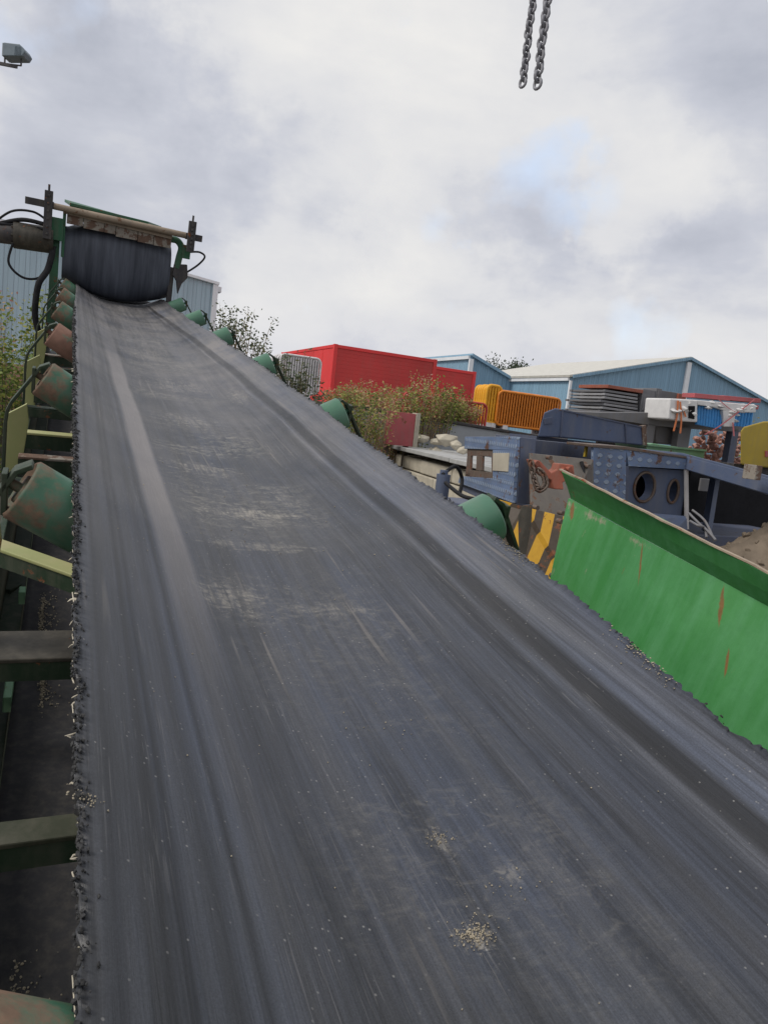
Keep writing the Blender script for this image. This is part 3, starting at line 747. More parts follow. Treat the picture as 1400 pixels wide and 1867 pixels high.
for v, lo, hi in ((-.80, .36, .835), (.655, .50, .83)):
    b = MB(); b.box((v - .04, UH - .19, lo), (.08, 0, 0), (0, .06, 0), (0, 0, hi - lo)); b.tube([(v, UH - .16, hi), (v, UH - .16, hi + .06)], .012, 8)
    for k in range(6): b.cbox((v, UH - .195, lo + .05 + k * (hi - lo - .1) / 5), .022, .015, .022)
    b.build('post', M['darksteel'], mag, .004)
b = MB(); b.box((-.77, UH - .08, .36), (.12, 0, 0), (0, .22, 0), (0, 0, .23)); b.box((-.765, UH + .0, -.55), (.085, 0, 0), (0, .12, 0), (0, 0, .92)); b.box((-.66, UH - .04, .20), (.03, 0, 0), (0, .3, 0), (0, 0, .45)); b.build('drive_bracket', M['gpaint'], mag, .006)
b = MB(); b.tube(bez([(.46, UH, .60), (.53, UH, .595), (.58, UH, .53), (.565, UH, .42), (.55, UH, .30)], 6), .038, 10); b.box((.585, UH - .04, .42), (.095, 0, 0), (0, .12, 0), (0, 0, .15)); b.build('idler_bracket', M['gpaint'], mag, .006)
b = MB(); b.prism([(.52, UH - .03, .34), (.66, UH - .03, .36), (.68, UH - .03, .22), (.62, UH - .03, .14), (.585, UH - .03, .02), (.56, UH - .03, .16), (.51, UH - .03, .22)], (0, .08, 0)); b.box((.475, UH + .02, -.55), (.055, 0, 0), (0, .09, 0), (0, 0, .85)); b.build('clamp', M['darksteel'], mag, .006)
b = MB(); b.tube([(-2.2, UH, .27), (-1.12, UH, .335)], .10, 24); b.build('motor', M['darksteel'], mag, .006)
b = MB(); b.tube([(-1.12, UH, .335), (-.74, UH, .35)], .135, 24)
for k in range(8):
    a = k * math.tau / 8; b.tube([(-1.14, UH + .115 * math.cos(a), .335 + .115 * math.sin(a)), (-1.10, UH + .115 * math.cos(a), .337 + .115 * math.sin(a))], .012, 6)
b.build('gearbox', M['brownsteel'], mag, .006)
for pts, r in (([(-1.35, UH, .37), (-1.15, UH - .05, .56), (-.95, UH - .08, .60), (-.82, UH - .1, .55)], .012), ([(-1.3, UH, .40), (-1.05, UH - .02, .50), (-.84, UH - .1, .50)], .022), ([(-1.25, UH - .05, .42), (-1.0, UH - .02, .44), (-.84, UH - .1, .45)], .016),
               ([(-1.12, UH - .1, .25), (-1.15, UH - .12, .05), (-1.02, UH - .12, -.07), (-.86, UH - .1, -.05), (-.76, UH - .1, .10), (-.72, UH - .1, .3)], .013),
               ([(-.74, UH - .1, .25), (-.78, UH - .15, .05), (-.86, UH - .2, -.12), (-.88, UH - .2, -.42), (-.84, UH - .2, -.6)], .032),
               ([(.67, UH, .50), (.78, UH - .02, .52), (.84, UH - .05, .48), (.78, UH - .02, .38), (.66, UH, .27)], .011)):
    b = MB(); b.tube(bez(pts), r, 8); b.build('hose', M['rubber'], mag)

# ------------------------------------------------------------------ containers
def container(name, corner_top, lx, ly, h, mat, mat_end, label):
    root = empty(name, corner_top - GZ * h, label, 'container', 'red containers on the upper yard')
    o = Vector((0, 0, 0)); b = MB()
    b.box(o + GX * .03 + GY * .03 + GZ * .02, GX * (lx - .06), GY * (ly - .06), GZ * (h - .04)); n = int(lx / .16)
    nb = int(h / .13)
    for i in range(nb): b.box(o + GX * .1 + GZ * (.10 + i * (h - .2) / nb) + GY * .026, GX * (lx - .2), GY * .03, GZ * ((h - .2) / nb - .006))
    b.build('side_wall', mat, root, .004)
    b = MB(); ne = int(ly / .9)
    for i in range(ne): b.box(o + GY * (.12 + i * (ly - .24) / ne) + GZ * .12 + GX * .006, GX * .03, GY * ((ly - .24) / ne - .03), GZ * (h - .24))
    b.build('end_wall', mat_end, root, .004)
    for gx, gy in ((0, 0), (lx - .12, 0), (0, ly - .12), (lx - .12, ly - .12)):
        b = MB(); b.box(o + GX * gx + GY * gy, GX * .12, GY * .12, GZ * (h + .012)); b.build('corner_post', mat_end, root, .006)
    b = MB()
    for z in (0, h - .1):
        b.box(o + GX * .12 + GZ * z, GX * (lx - .24), GY * .06, GZ * .1); b.box(o + GY * .12 + GZ * z, GX * .06, GY * (ly - .24), GZ * .1)
    b.box(o + GX * .12 + GZ * (h - .02) + GY * .06, GX * (lx - .24), GY * (ly - .12), GZ * .02)
    b.build('rail', mat_end, root, .004)
    return root
c1 = at(610, 627, 22.5)
container('shipping_container', c1, 3.6, 6.1, 2.75, M['red'], M['red_lit'], 'tall red steel container nearest the conveyor behind the weeds')
container('shipping_container', at(772, 664, 26), 2.2, 6.1, 2.5, M['red'], M['red_lit'], 'lower red container standing right of the tall red one')

# ------------------------------------------------------------------ buildings
def gable(name, corner, span, length, eave, rise, mats, label, cat='building', half_only=False, trim=.18, gz=2.7):
    # corner = near left eave corner on the ground, gable faces -GY and runs along GX
    c = Vector((corner.x, corner.y, gz)); root = empty(name, c, label, cat); X, Y = GX, GY
    b = MB(); z0 = 0
    if half_only: prof = [(0, 0), (span, 0), (span, eave - rise), (0, eave)]
    else: prof = [(0, 0), (span, 0), (span, eave), (span / 2, eave + rise), (0, eave)]
    b.prism([X * p[0] + GZ * p[1] for p in prof], Y * .15); b.build('gable_wall', mats[0], root)
    b = MB(); b.box(Y * .15, X * .15, Y * (length - .15), GZ * eave); e2 = eave - rise if half_only else eave; b.build('side_wall', mats[1], root); b = MB()
    b.box(Y * .15 + X * (span - .15), X * .15, Y * (length - .15), GZ * e2); b.build('side_wall', mats[1], root)
    def slope(p0, p1):
        b = MB(); a = X * p0[0] + GZ * p0[1]; d_ = X * (p1[0] - p0[0]) + GZ * (p1[1] - p0[1]); nn = d_.normalized().cross(Y).normalized()
        if nn.z < 0: nn = -nn
        b.box(a - Y * .2 + GZ * .02 - d_.normalized() * .2, d_ + d_.normalized() * .2, Y * (length + .3), nn * .12); b.build('roof', mats[2], root)
    if half_only: slope((span, eave - rise), (0, eave))
    else: slope((0, eave), (span / 2, eave + rise)); slope((span, eave), (span / 2, eave + rise))
    b = MB()
    pr = [(0, eave), (span, eave - rise)] if half_only else [(0, eave), (span / 2, eave + rise), (span, eave)]
    for p, q in zip(pr, pr[1:]): b.bar(X * p[0] + GZ * (p[1] + .02) - Y * .22, X * q[0] + GZ * (q[1] + .02) - Y * .22, .06, trim)
    b.build('barge_board', mats[3], root)
    b = MB(); b.box(-X * .16 + GZ * (eave - .22), X * .14, Y * length, GZ * .2); b.build('gutter', M['white'], root)
    return root
B1 = at(1040, 687, 41)
r1 = gable('warehouse', B1, 17, 14, B1.z - 2.7, 2.15, (M['wall'], M['walld'], M['roof'], M['wall']), 'blue clad warehouse with cream gable roof at the right', trim=.16)
b = MB(); b.box(-GX * .06 - GY * .12, GX * .14, GY * .12, GZ * (B1.z - 2.9)); b.build('downpipe', M['white'], r1); b = MB(); b.box(GX * 8.35 - GY * .14, GX * .34, GY * .12, GZ * (B1.z - 2.7 + 1.95)); b.build('downpipe', M['white'], r1)
B2 = at(858, 648, 45)
r2_ = gable('warehouse', B2, 9.5, 20, B2.z - 2.7, 3.3, (M['wall'], M['walld'], M['walld'], M['wall']), 'blue grey warehouse with white gutter sloping down behind the orange barriers', half_only=True, trim=.14)
b = MB(); b.box(-GX * .1 - GY * .16, GX * .28, GY * .14, GZ * (B2.z - 2.9)); b.build('downpipe', M['white'], r2_)
B4 = at(920, 695, 62)
r4 = gable('shed', B4, 3.4, 4, B4.z - 2.9, 1.3, (M['wall'], M['walld'], M['wallp'], M['wall']), 'small pale roofed shed far off between the two warehouses', trim=.2)
B3 = at(393, 519, 35)
z3 = B3.z - 2.7
root = empty('factory', Vector((B3.x, B3.y, 2.7)), 'pale blue corrugated factory behind the conveyor head', 'building')
b = MB(); b.prism([GX * 0, -GX * 24, -GX * 24 + GZ * (z3 + 2.6), GZ * z3], GY * .2); b.build('front_wall', M['wallp'], root)
b = MB(); b.box(GY * .2 - GX * .2, GX * .2, GY * 22, GZ * z3); b.build('side_wall', M['walld'], root)
b = MB(); b.prism([-GY * .1 + GZ * z3, -GX * 24 - GY * .1 + GZ * (z3 + 2.6), -GX * 24 + GY * 22 + GZ * (z3 + 2.6), GY * 22 + GZ * z3], GZ * .12); b.build('roof', M['wallp'], root)
b = MB(); b.bar(GX * .15 - GY * .14 + GZ * (z3 + .06), -GX * 24 - GY * .14 + GZ * (z3 + 2.66), .1, .12); b.box(-GX * .12 - GY * .14, GX * .24, GY * .14, GZ * z3); b.box(GX * .05 + GZ * (z3 - .3), GX * .25, GY * .5, GZ * .25); b.build('trim', M['white'], root)

# ------------------------------------------------------------------ retaining wall, concrete blocks, red board
wa = at(640, 742, 14.6); wb = at(1010, 803, 16.4)
b = MB(); dv = wb - wa
b.prism([Vector((wa.x, wa.y, 0)), Vector((wb.x, wb.y, 0)), wb, wa], GY * .35)
wl = empty('retaining_wall', Vector((wa.x, wa.y, 0)), 'plain grey concrete retaining wall below the red barriers', 'wall')
under(wl, b).build('panel', M['greywall'], wl, .01)
b = MB(); b.prism([wa + GZ * .003 - GY * .05, wb + GZ * .003 - GY * .05, wb + GZ * .003 + GY * .4, wa + GZ * .003 + GY * .4], GZ * .06); under(wl, b).build('coping', M['darksteel'], wl, .01)

pa = at(1000, 883, 8.2); pb = at(668, 806, 17)   # run of the block stack, near end to far end, at slab level
pa.z = pb.z = 2.74
run = (pb - pa); rl = run.length; rd = run.normalized(); rn_ = Vector((rd.y, -rd.x, 0))
if rn_.dot(Vector((1, 0, 0))) < 0: rn_ = -rn_
random.seed(21)
proto = MB(); BL, BH, BW = 1.6, .25, .7
proto.box((0, 0, 0), (BL - .015, 0, 0), (0, BW, 0), (0, 0, BH - .02))
bo = proto.build('concrete_block', M['concrete'], None, .022)
ang = math.atan2(rd.y, rd.x); first = True; nlay = 10; zt = 2.75
for k in range(nlay):
    z = zt - (k + 1) * BH
    for j in range(int(rl / BL)):
        o = bo if first else bo.copy()
        if not first: col.objects.link(o)
        first = False
        p = pa + rd * (BL * (j + (.5 if k % 2 else 0))) + rn_ * (-.03 * k * 0 + random.uniform(-.012, .012) - k * .03)
        o.location = (p.x, p.y, max(z, .0)); o.rotation_euler = (0, 0, ang + R(random.uniform(-.35, .35)))
        if rn_.dot(Vector((-math.sin(ang), math.cos(ang), 0))) < 0:
            o.scale = (1, -1, 1)
        tag(o, 'pale concrete block stacked in the long wall beside the belt', 'block', 'pale concrete blocks in the stack by the belt')
for j in range(3):
    L_ = rl / 3; p = pa + rd * (L_ * j + .01)
    b = MB(); b.box(Vector((0, 0, 0)), rd * (L_ - .03), rn_ * 1.5, GZ * .07)
    o = b.build('concrete_slab', M['slab'], None, .01); o.location = (p.x, p.y, zt + .065 + .005 * j) ; o.location += -rn_ * .12
    tag(o, ['flat grey slab nearest the blue machine on the block stack', 'flat grey slab in the middle of the block stack', 'flat grey slab at the far end of the block stack'][j], 'slab', 'grey slabs on the block stack')
for j in range(6):
    p = pa + rd * (rl / 6 * (j + .15)) + rn_ * .1
    b = MB(); b.box((0, 0, 0), rn_ * 1.0, rd * .1, GZ * .062); o = b.build('timber_bearer', M['bark'], None, .005); o.location = (p.x, p.y, zt - .003)
    tag(o, 'dark timber bearer under the grey slabs on the block stack', 'timber', 'timber bearers under the slabs')
q = at(704, 806, 13.6)
b = MB(); b.box((0, 0, 0), GX * .55, GY * .12, GZ * .62); rb = empty('red_board', q - GZ * .04, 'faded red board with a cream edge standing behind the slabs', 'panel')
b.build('face_sheet', M['pinkred'], rb, .005); b = MB(); b.box(GX * .553 - GY * .02, GX * .09, GY * .2, GZ * .64); b.build('edge_post', M['concrete'], rb, .006)
for s_ in (.05, .45):
    b = MB(); b.box(GX * s_ + GY * .14 - GZ * (q.z - .04), GX * .08, GY * .08, GZ * (q.z - .04 + .5)); b.build('leg', M['bark'], rb)
for k, (px, py, D, r_) in enumerate([(772, 800, 14.5, .13), (795, 806, 14, .10), (812, 802, 13.6, .17), (832, 812, 13.2, .12), (752, 796, 15, .12), (785, 793, 15.5, .14), (845, 820, 12.5, .1)]):
    p = at(px, py, D); b = MB(); b.lump((0, 0, 0), r_, .3, 1.3, 1, .8); o = b.build('rubble_stone', M['concrete'] if k != 5 else M['brick'], None, .02); o.location = p
    tag(o, ['pale broken stone behind the slabs next to the red board', 'small pale stone left of the largest stone behind the slabs', 'largest pale rubble stone behind the slabs', 'pale stone right of the largest rubble stone', 'broken stone half behind the red board edge', 'reddish stone at the foot of the grey wall', 'low pale stone nearest the blue machine behind the slabs'][k], 'stone', 'rubble stones behind the slabs')
b = MB(); p = at(800, 815, 13.8)
for k in range(260):
    x = random.gauss(0, 1.0); y = random.gauss(0, .5); h = max(.1, (p.z + .05) * (1 - .45 * abs(x) - .4 * abs(y)))
    b.lump((p.x + GX.x * x + GY.x * (y + .2), p.y + GX.y * x + GY.y * (y + .2), h - .12), random.uniform(.08, .2), .35)
tag(b.build('rubble_pile', M['concrete']), 'pile of pale broken rubble behind the block stack', 'rubble', kind='stuff')

# ------------------------------------------------------------------ crowd barriers
def barrier_proto(mat, feetmat, wdt=2.0, h=1.0, bars=20, r=.02):
    root = empty('crowd_barrier', (0, 0, 0)); b = MB(); c = .12; z0 = .14
    pth = []
    for (cx_, cz, a0) in ((wdt - c, h - c, 0), (c, h - c, 90), (c, z0 + c, 180), (wdt - c, z0 + c, 270)):
        for k in range(5):
            a = R(a0 + 22.5 * k); pth.append(GX * (cx_ + c * math.cos(a)) + GZ * (cz + c * math.sin(a)))
    b.tube(pth, r, 6, True); b.build('frame', mat, root)
    b = MB()
    for k in range(1, bars):
        x = wdt * k / bars; b.tube([GX * x + GZ * (z0 + .03), GX * x + GZ * (h - .03)], r * .85, 5, cap=False)
    b.build('bars', mat, root)
    for x in (.25, wdt - .32):
        b = MB(); b.box(GX * (x - .03) - GY * .04, GX * .14, GY * .08, GZ * z0); b.build('foot', feetmat, root)
    return root
def barrier_stack(proto, origin, step, n, labels, group, lean=0):
    for i in range(n):
        o = proto if i == 0 else copy_tree(proto)
        o.location = origin + step * i + GX * random.uniform(-.03, .03) + GZ * random.uniform(-.01, .02)
        o.rotation_euler = (0, 0, R(random.uniform(-1.2, 1.2)))
        tag(o, labels[0] if i == 0 else (labels[2] if i == n - 1 else labels[1]), 'barrier', group)
random.seed(31)
base_o = at(903, 783, 18.5); wO = 2.0
def pallet(p, lx, ly, z0, label):
    root = empty('stillage', Vector((p.x, p.y, z0)), label, 'stillage'); h = p.z - z0
    b = MB(); b.box(GZ * (h - .1), GX * lx, GY * ly, GZ * .1); b.build('deck', M['greysteel'], root, .005)
    for x in (0, lx - .1):
        for y in (0, ly - .1):
            b = MB(); b.box(GX * x + GY * y, GX * .1, GY * .1, GZ * (h - .1)); b.build('leg', M['greysteel'], root)
pallet(base_o - GX * .2 - GY * .1, 2.4, 1.6, 2.7, 'grey steel stillage under the orange barriers')
barrier_stack(barrier_proto(M['orange'], M['whitegalv'], 1.9, .98, 24, .034), base_o, GY * .075, 9, ['frontmost orange barrier of the stack before the blue warehouse', 'orange barrier standing inside the stack', 'rearmost orange barrier of the stack'], 'orange barriers in the stack')
barrier_stack(barrier_proto(M['yellowp'], M['whitegalv'], .42, 1.06, 5, .045), base_o - GX * .36 + GY * .05, GY * .085, 7, ['frontmost yellow narrow barrier at the left end of the orange stack', 'yellow narrow barrier inside the row left of the orange stack', 'rearmost yellow narrow barrier left of the orange stack'], 'yellow narrow barriers')
wO_ = at(505, 722, 17.2)
pallet(wO_ - GX * .1 - GY * .1, 1.6, 1.6, 2.7, 'grey steel stillage under the white barriers')
barrier_stack(barrier_proto(M['whitegalv'], M['whitegalv'], 1.0, .98, 16, .028), wO_, GY * .09, 10, ['frontmost white barred barrier beside the red container', 'white barred barrier inside the stack beside the red container', 'rearmost white barrier of the stack beside the red container'], 'white barriers beside the red container')
ro_ = at(655, 762, 15.6); pr_ = barrier_proto(M['redplastic'], M['redplastic'], 1.0, .92, 13, .03)
for i in range(5):
    o = pr_ if i == 0 else copy_tree(pr_)
    pp = wa + (wb - wa) * (.30 + i * .055) + GY * .75
    o.location = (pp.x, pp.y, pp.z - .38 - .06 * (i % 2)); tag(o, ['red plastic barrier at the left end of the row on the wall', 'red plastic barrier second from the left on the wall', 'red plastic barrier third from the left on the wall', 'red plastic barrier fourth from the left on the wall', 'red plastic barrier at the right end of the row, next to the yellow barriers', 'red plastic barrier next to the yellow barriers'][i], 'barrier', 'red barriers in a row behind the grey wall')
b = MB(); pp = wa + GY * .45; b.prism([Vector((wa.x, wa.y, 2.6)) + GY * .4, Vector((wb.x, wb.y, 2.6)) + GY * .4, wb - GZ * .2 + GY * .4, wa - GZ * .2 + GY * .4], GY * .8)
tag(b.build('wall_footing', M['concrete']), 'low concrete plinth carrying the red barriers behind the wall', 'plinth')

# ------------------------------------------------------------------ plants
def plant(name, base, h, spread, nst, nleaf, lmat, smat, label, cat, group=None, leaf=(.03, .06), droop=.3, low=.15):
    root = empty(name, base, label, cat, group); s = MB(); l = MB()
    for i in range(nst):
        a = random.uniform(0, math.tau); rr = spread * random.random() ** .6; hh = h * random.uniform(.55, 1.0)
        p0 = Vector((math.cos(a), math.sin(a), 0)) * rr * .45; p2 = Vector((math.cos(a), math.sin(a), 0)) * rr * 1.15 + GZ * hh + Vector((random.uniform(-.1, .1), random.uniform(-.1, .1), 0)) * h * droop
        p1 = (p0 + p2) / 2 + GZ * hh * .12
        pts = [p0, p0.lerp(p1, .5), p1, p1.lerp(p2, .5) + GZ * hh * .03, p2]
        s.tube(pts, [.006 * h ** .5 + .003, .005 * h ** .5 + .002, .004 * h ** .5 + .002, .003, .0015], 4, cap=False)
        for k in range(nleaf):
            t = low + (1 - low) * random.random() ** .8; seg = min(int(t * 4), 3); q = pts[seg].lerp(pts[seg + 1], t * 4 - seg)
            q = q + Vector((random.gauss(0, 1), random.gauss(0, 1), random.gauss(0, .8))) * (.035 + .035 * h) * (1.15 - .6 * t)
            sz = random.uniform(*leaf); d1 = Vector((random.gauss(0, 1), random.gauss(0, 1), random.gauss(0, .6))).normalized(); d2 = d1.cross(Vector((random.gauss(0, 1), random.gauss(0, 1), random.gauss(0, 1)))).normalized()
            l.add([q, q + d1 * sz * .5 + d2 * sz * .25, q + d1 * sz, q + d1 * sz * .5 - d2 * sz * .25], [(0, 1, 2, 3)])
    s.build('stem', smat, root, fix=False); l.build('foliage', lmat, root, fix=False)
    return root
random.seed(42)
g = 'weeds in front of the red container'
wd = [(655, 775, 13.2, .85, .32), (680, 770, 13.4, .85, .35), (705, 762, 14.4, .8, .3), (730, 762, 14.5, .75, .3), (752, 768, 14.6, .95, .34), (775, 770, 15.0, 1.12, .36), (808, 772, 15.2, .95, .34), (830, 772, 16.0, .75, .3), (848, 775, 15.9, .7, .25), (640, 740, 16.2, .6, .3), (620, 735, 16.6, .5, .3), (690, 745, 17, .7, .35), (735, 745, 17, .6, .3)]
wl_ = ['dry pinkish weed at the left end of the bank', 'dry bushy weed second along the bank', 'dry weed above the faded red board', 'thin dry weed left of the tall green weeds', 'tall green brown weed with reddish plumes', 'tallest bushy weed on the bank', 'broad yellow green weed right of the tallest one', 'yellowish weed before the low red container', 'low weed next to the yellow barriers', 'small pink weed at the red container corner', 'tiny weed below the white barriers', 'thin weed against the tall container wall', 'thin weed against the container wall, further right']
for k, (px, py, D, h, sp_) in enumerate(wd):
    p = at(px, py, D); zb = max(p.z - .35, 2.6) if k > 4 else 2.3
    plant('weed', Vector((p.x, p.y, zb)), h + (p.z - zb) * .8, sp_ * 1.25, 22, 62, M['lf_dry'] if k not in (0, 4, 6, 7) else M['lf_green'], M['stem'], wl_[k], 'weed', g, (.03, .075), .4, .2)
p = at(672, 802, 12.8); plant('bramble', Vector((p.x, p.y, 1.9)), 0.85, .34, 40, 70, M['lf_green'], M['stem'], 'low green bramble clump below the dry weeds', 'shrub', None, (.035, .07), .5, .3)
p = at(652, 800, 13.4); plant('bramble', Vector((p.x, p.y, 1.9)), 0.9, .42, 36, 70, M['lf_dark'], M['stem'], 'dull green bramble clump right beside the conveyor', 'shrub', None, (.035, .07), .5, .3)
g2 = 'buddleia shrubs beyond the conveyor'
for k, (px, py, D, h, sp_) in enumerate([(440, 655, 13.5, 1.1, .55), (490, 690, 13.5, 1.0, .5), (530, 705, 14, .85, .45), (415, 640, 14.5, 1.15, .4), (560, 720, 14, .6, .4)]):
    p = at(px, py, D); plant('buddleia', Vector((p.x, p.y, p.z - .7)), h + .55, sp_, 16, 34, M['lf_dark'], M['stem'], ['wispy grey green shrub behind the conveyor idlers', 'spreading shrub in front of the white barriers', 'low shrub before the white barriers', 'tall thin shrub next to the pale blue factory', 'small shrub at the right of the white barriers'][k], 'shrub', g2, (.04, .09), .5, .35)
    q = MB(); q.box(Vector((p.x - .5, p.y - .3, 0)), (1.0, 0, 0), (0, .6, 0), (0, 0, p.z - .68))
    tag(q.build('earth_bank', M['soil']), kind='structure')
p = at(35, 690, 12.5); plant('hedge_shrub', Vector((p.x, p.y, 0)), 4.95, .75, 60, 120, M['lf_green'], M['bark'], 'tall yellow green shrub by the conveyor at the far left', 'shrub', None, (.05, .11), .3, .3)
p = at(-60, 690, 13.5); plant('hedge_shrub', Vector((p.x, p.y, 0)), 4.9, .8, 40, 100, M['lf_dry'], M['bark'], 'tall browning shrub at the left edge of the picture', 'shrub', None, (.05, .11), .3, .3)
p = at(70, 680, 15); plant('hedge_shrub', Vector((p.x, p.y, 0)), 4.4, .6, 26, 60, M['lf_dark'], M['bark'], 'thin dull shrub between tall shrub and idlers', 'shrub', None, (.05, .1), .3, .3)
b = MB(); p = at(0, 660, 15.5); b.box(Vector((p.x, p.y, 0)) - GX * 4, GX * 5.6, GY * .25, GZ * p.z)
tag(b.build('brick_wall', M['brick'], None, .01), 'low pinkish brick wall behind the left shrubs', 'wall')
def tree(px, py, D, h, r_, label):
    p = at(px, py, D); root = empty('tree', Vector((p.x, p.y, 2.7)), label, 'tree', 'far trees behind the warehouses'); H = p.z - 2.7
    b = MB(); b.tube([(0, 0, 0), (.1, 0, H * .5), (0, .1, H * .8)], [.35, .25, .1], 8)
    for k in range(6):
        a = k * 1.05; b.tube([(0, 0, H * .5), (math.cos(a) * r_ * .5, math.sin(a) * r_ * .5, H * .75)], [.12, .04], 5)
    b.build('trunk', M['bark'], root)
    l = MB()
    for c in range(46):
        a = random.uniform(0, math.tau); rr = r_ * random.random() ** .5; z = H - h * random.random() * (1 - 0) - .4 * rr * rr / r_
        q0 = Vector((math.cos(a) * rr, math.sin(a) * rr, z))
        for k in range(80):
            q = q0 + Vector((random.gauss(0, .5), random.gauss(0, .5), random.gauss(0, .35))); sz = random.uniform(.15, .35)
            d1 = Vector((random.gauss(0, 1), random.gauss(0, 1), random.gauss(0, 1))).normalized(); d2 = d1.orthogonal().normalized()
            l.add([q, q + d1 * sz * .5 + d2 * sz * .3, q + d1 * sz, q + d1 * sz * .5 - d2 * sz * .3], [(0, 1, 2, 3)])
    l.build('crown', M['lf_tree'], root, fix=False)
tree(912, 655, 75, 4, 2.4, 'dark far tree just right of the left warehouse ridge')
tree(948, 663, 78, 4, 1.7, 'dark far tree behind the small shed')
p = at(1400, 800, 16); plant('hedge_shrub', Vector((p.x, p.y, 0)), 4.3, .5, 30, 80, M['lf_dry'], M['bark'], 'dry shrub at the right edge behind the yellow hood', 'shrub', None, (.05, .1), .3, .3)

# ------------------------------------------------------------------ blue machine on the right
mac = empty('screening_machine', Vector((at(1000, 880, 5.2).x, at(1000, 880, 5.2).y, 0)), 'dark blue tear plate machine with hazard stripes beside the hopper', 'machine')
def part(mb, name, mat, bevel=.004, label=None): return under(mac, mb).build(name, mat, mac, bevel, label)
# left cabinet: faces the belt (along GY), near corner at px 940
DN = 5.0; n_t = at(941, 796, DN)
def side(px, py):                            # point on the cabinet's belt-side plane through the near corner
    ray = fw + r2 * ((px - CX) / FPX) - u2 * ((py - CY) / FPX); nrm = Vector((math.cos(R(12)), math.sin(R(12)), 0)); t = (n_t - EYE).dot(nrm) / ray.dot(nrm); return EYE + ray * t
SX = Vector((math.cos(R(12)), math.sin(R(12)), 0))
b = MB(); th = SX * .03
b.prism([side(847, 796), side(941, 796), side(940, 821), side(846, 818)], th)                       # top band
b.prism([side(898, 820), side(940, 821), side(936, 880), side(898, 872)], th)                       # right stile
b.prism([side(838, 868), side(898, 872), side(936, 880), side(934, 917), side(835, 880)], th)       # bottom band
part(b, 'tear_plate_panel', M['chq'], .003)
b = MB(); b.prism([side(847, 818), side(898, 820), side(898, 872), side(845, 868)], SX * .02)
for q in b.v: pass
b = MB(); tt = SX * .018; oo = SX * .012
for poly in ([(849, 818), (898, 820), (898, 832), (849, 830)], [(849, 830), (856, 830), (854, 869), (846, 868)], [(866, 831), (877, 831), (876, 858), (865, 857)], [(846, 856), (898, 862), (898, 872), (845, 868)], [(893, 831), (899, 831), (899, 864), (893, 863)]):
    b.prism([side(*q) + oo for q in poly], tt)
part(b, 'window_grille', M['rust'], .002, 'rusty grille in the tear plate window')
b = MB(); b.prism([side(900, 826), side(929, 826), side(927, 860), side(899, 858)], -SX * .006); part(b, 'notice_plate', M['concrete'], .001)
n_b = side(934, 917); n_tt = side(941, 796)
b = MB(); b.prism([n_tt + SX * .032, n_tt + SX * .16 + GY * .02, n_b + SX * .15 + GY * .02, n_b + SX * .032], Vector((-.208, .978, 0)) * .5); part(b, 'end_panel', M['blue2'])
b = MB(); b.prism([side(835, 881) + SX * .03, n_b + SX * .03, n_b + SX * .03 - GZ * .08, side(835, 893) + SX * .03], SX * .1); part(b, 'bottom_lip', M['blue2'])
pl = at(806, 890, 5.2)
b = MB(); b.tube([pl - GZ * .2, pl + GZ * .10], .05, 14); b.tube([pl + GZ * .1, pl + GZ * .13], .03, 10); part(b, 'hydraulic_post', M['blue'])
# cross beam and brown plate
b = MB(); a1 = at(958, 800, 5.2); a2 = at(1082, 812, 5.9); b.prism([a1, a2, a2 - GZ * .13, a1 - GZ * .13], GY * .12); part(b, 'beam', M['blue2'])
b = MB(); a1 = at(1046, 806, 5.55); b.prism([a1 - GY * .15, a1 - GY * .15 + GX * .02, a1 - GY * .15 + GX * .02 - GZ * .1, a1 - GY * .15 - GZ * .1], GY * .02); part(b, 'yellow_tag', M['hood'], .001)
b = MB(); b.prism([at(966, 826, 4.9), at(1082, 838, 5.2), at(1082, 960, 5.2), at(1030, 946, 4.7), at(968, 935, 4.6)], GY * .03 + GX * .01); part(b, 'brown_plate', M['brownplate'])
b = MB(); b.prism([at(890, 905, 4.5), at(960, 925, 4.35), at(1066, 951, 4.35), at(1056, 1094, 4.2), at(880, 1040, 4.35)], GY * .02); part(b, 'hazard_plate', M['hazard'], .002, 'yellow and black striped plate')
b = MB()
pth = [at(950, 1000, 3.9), at(948, 935, 3.9), at(955, 922, 3.9), at(972, 921, 3.9)]
b.prism([at(946, 1010, 3.9), at(944, 940, 3.9), at(952, 922, 3.9), at(970, 920, 3.9), at(968, 960, 3.9), at(958, 1015, 3.9)], GY * .012 + GX * .01); part(b, 'latch_plate', M['brownsteel'], .002)
for px, py, D_ in ((978, 842, 4.86), (1070, 850, 5.1), (1022, 935, 4.62), (976, 925, 4.55), (908, 930, 4.36), (1020, 950, 4.24), (1008, 1050, 4.14), (1075, 900, 5.1), (1000, 834, 4.9)):
    b = MB(); q = at(px, py, D_); b.tube([q - GY * .025, q + GY * .02], .016, 6); part(b, 'bolt', M['rust'], 0)
for pts in ([(806, 866, 5.15), (830, 850, 5.3), (842, 872, 5.4), (838, 900, 5.3)], [(812, 880, 5.1), (845, 905, 4.9), (885, 912, 4.7), (930, 925, 4.5)], [(1060, 842, 5.1), (1064, 880, 5.05), (1050, 920, 4.9), (1040, 960, 4.8)]):
    b = MB(); b.tube(bez([at(*q) for q in pts]), .014, 7); part(b, 'hose', M['rubber'], 0)
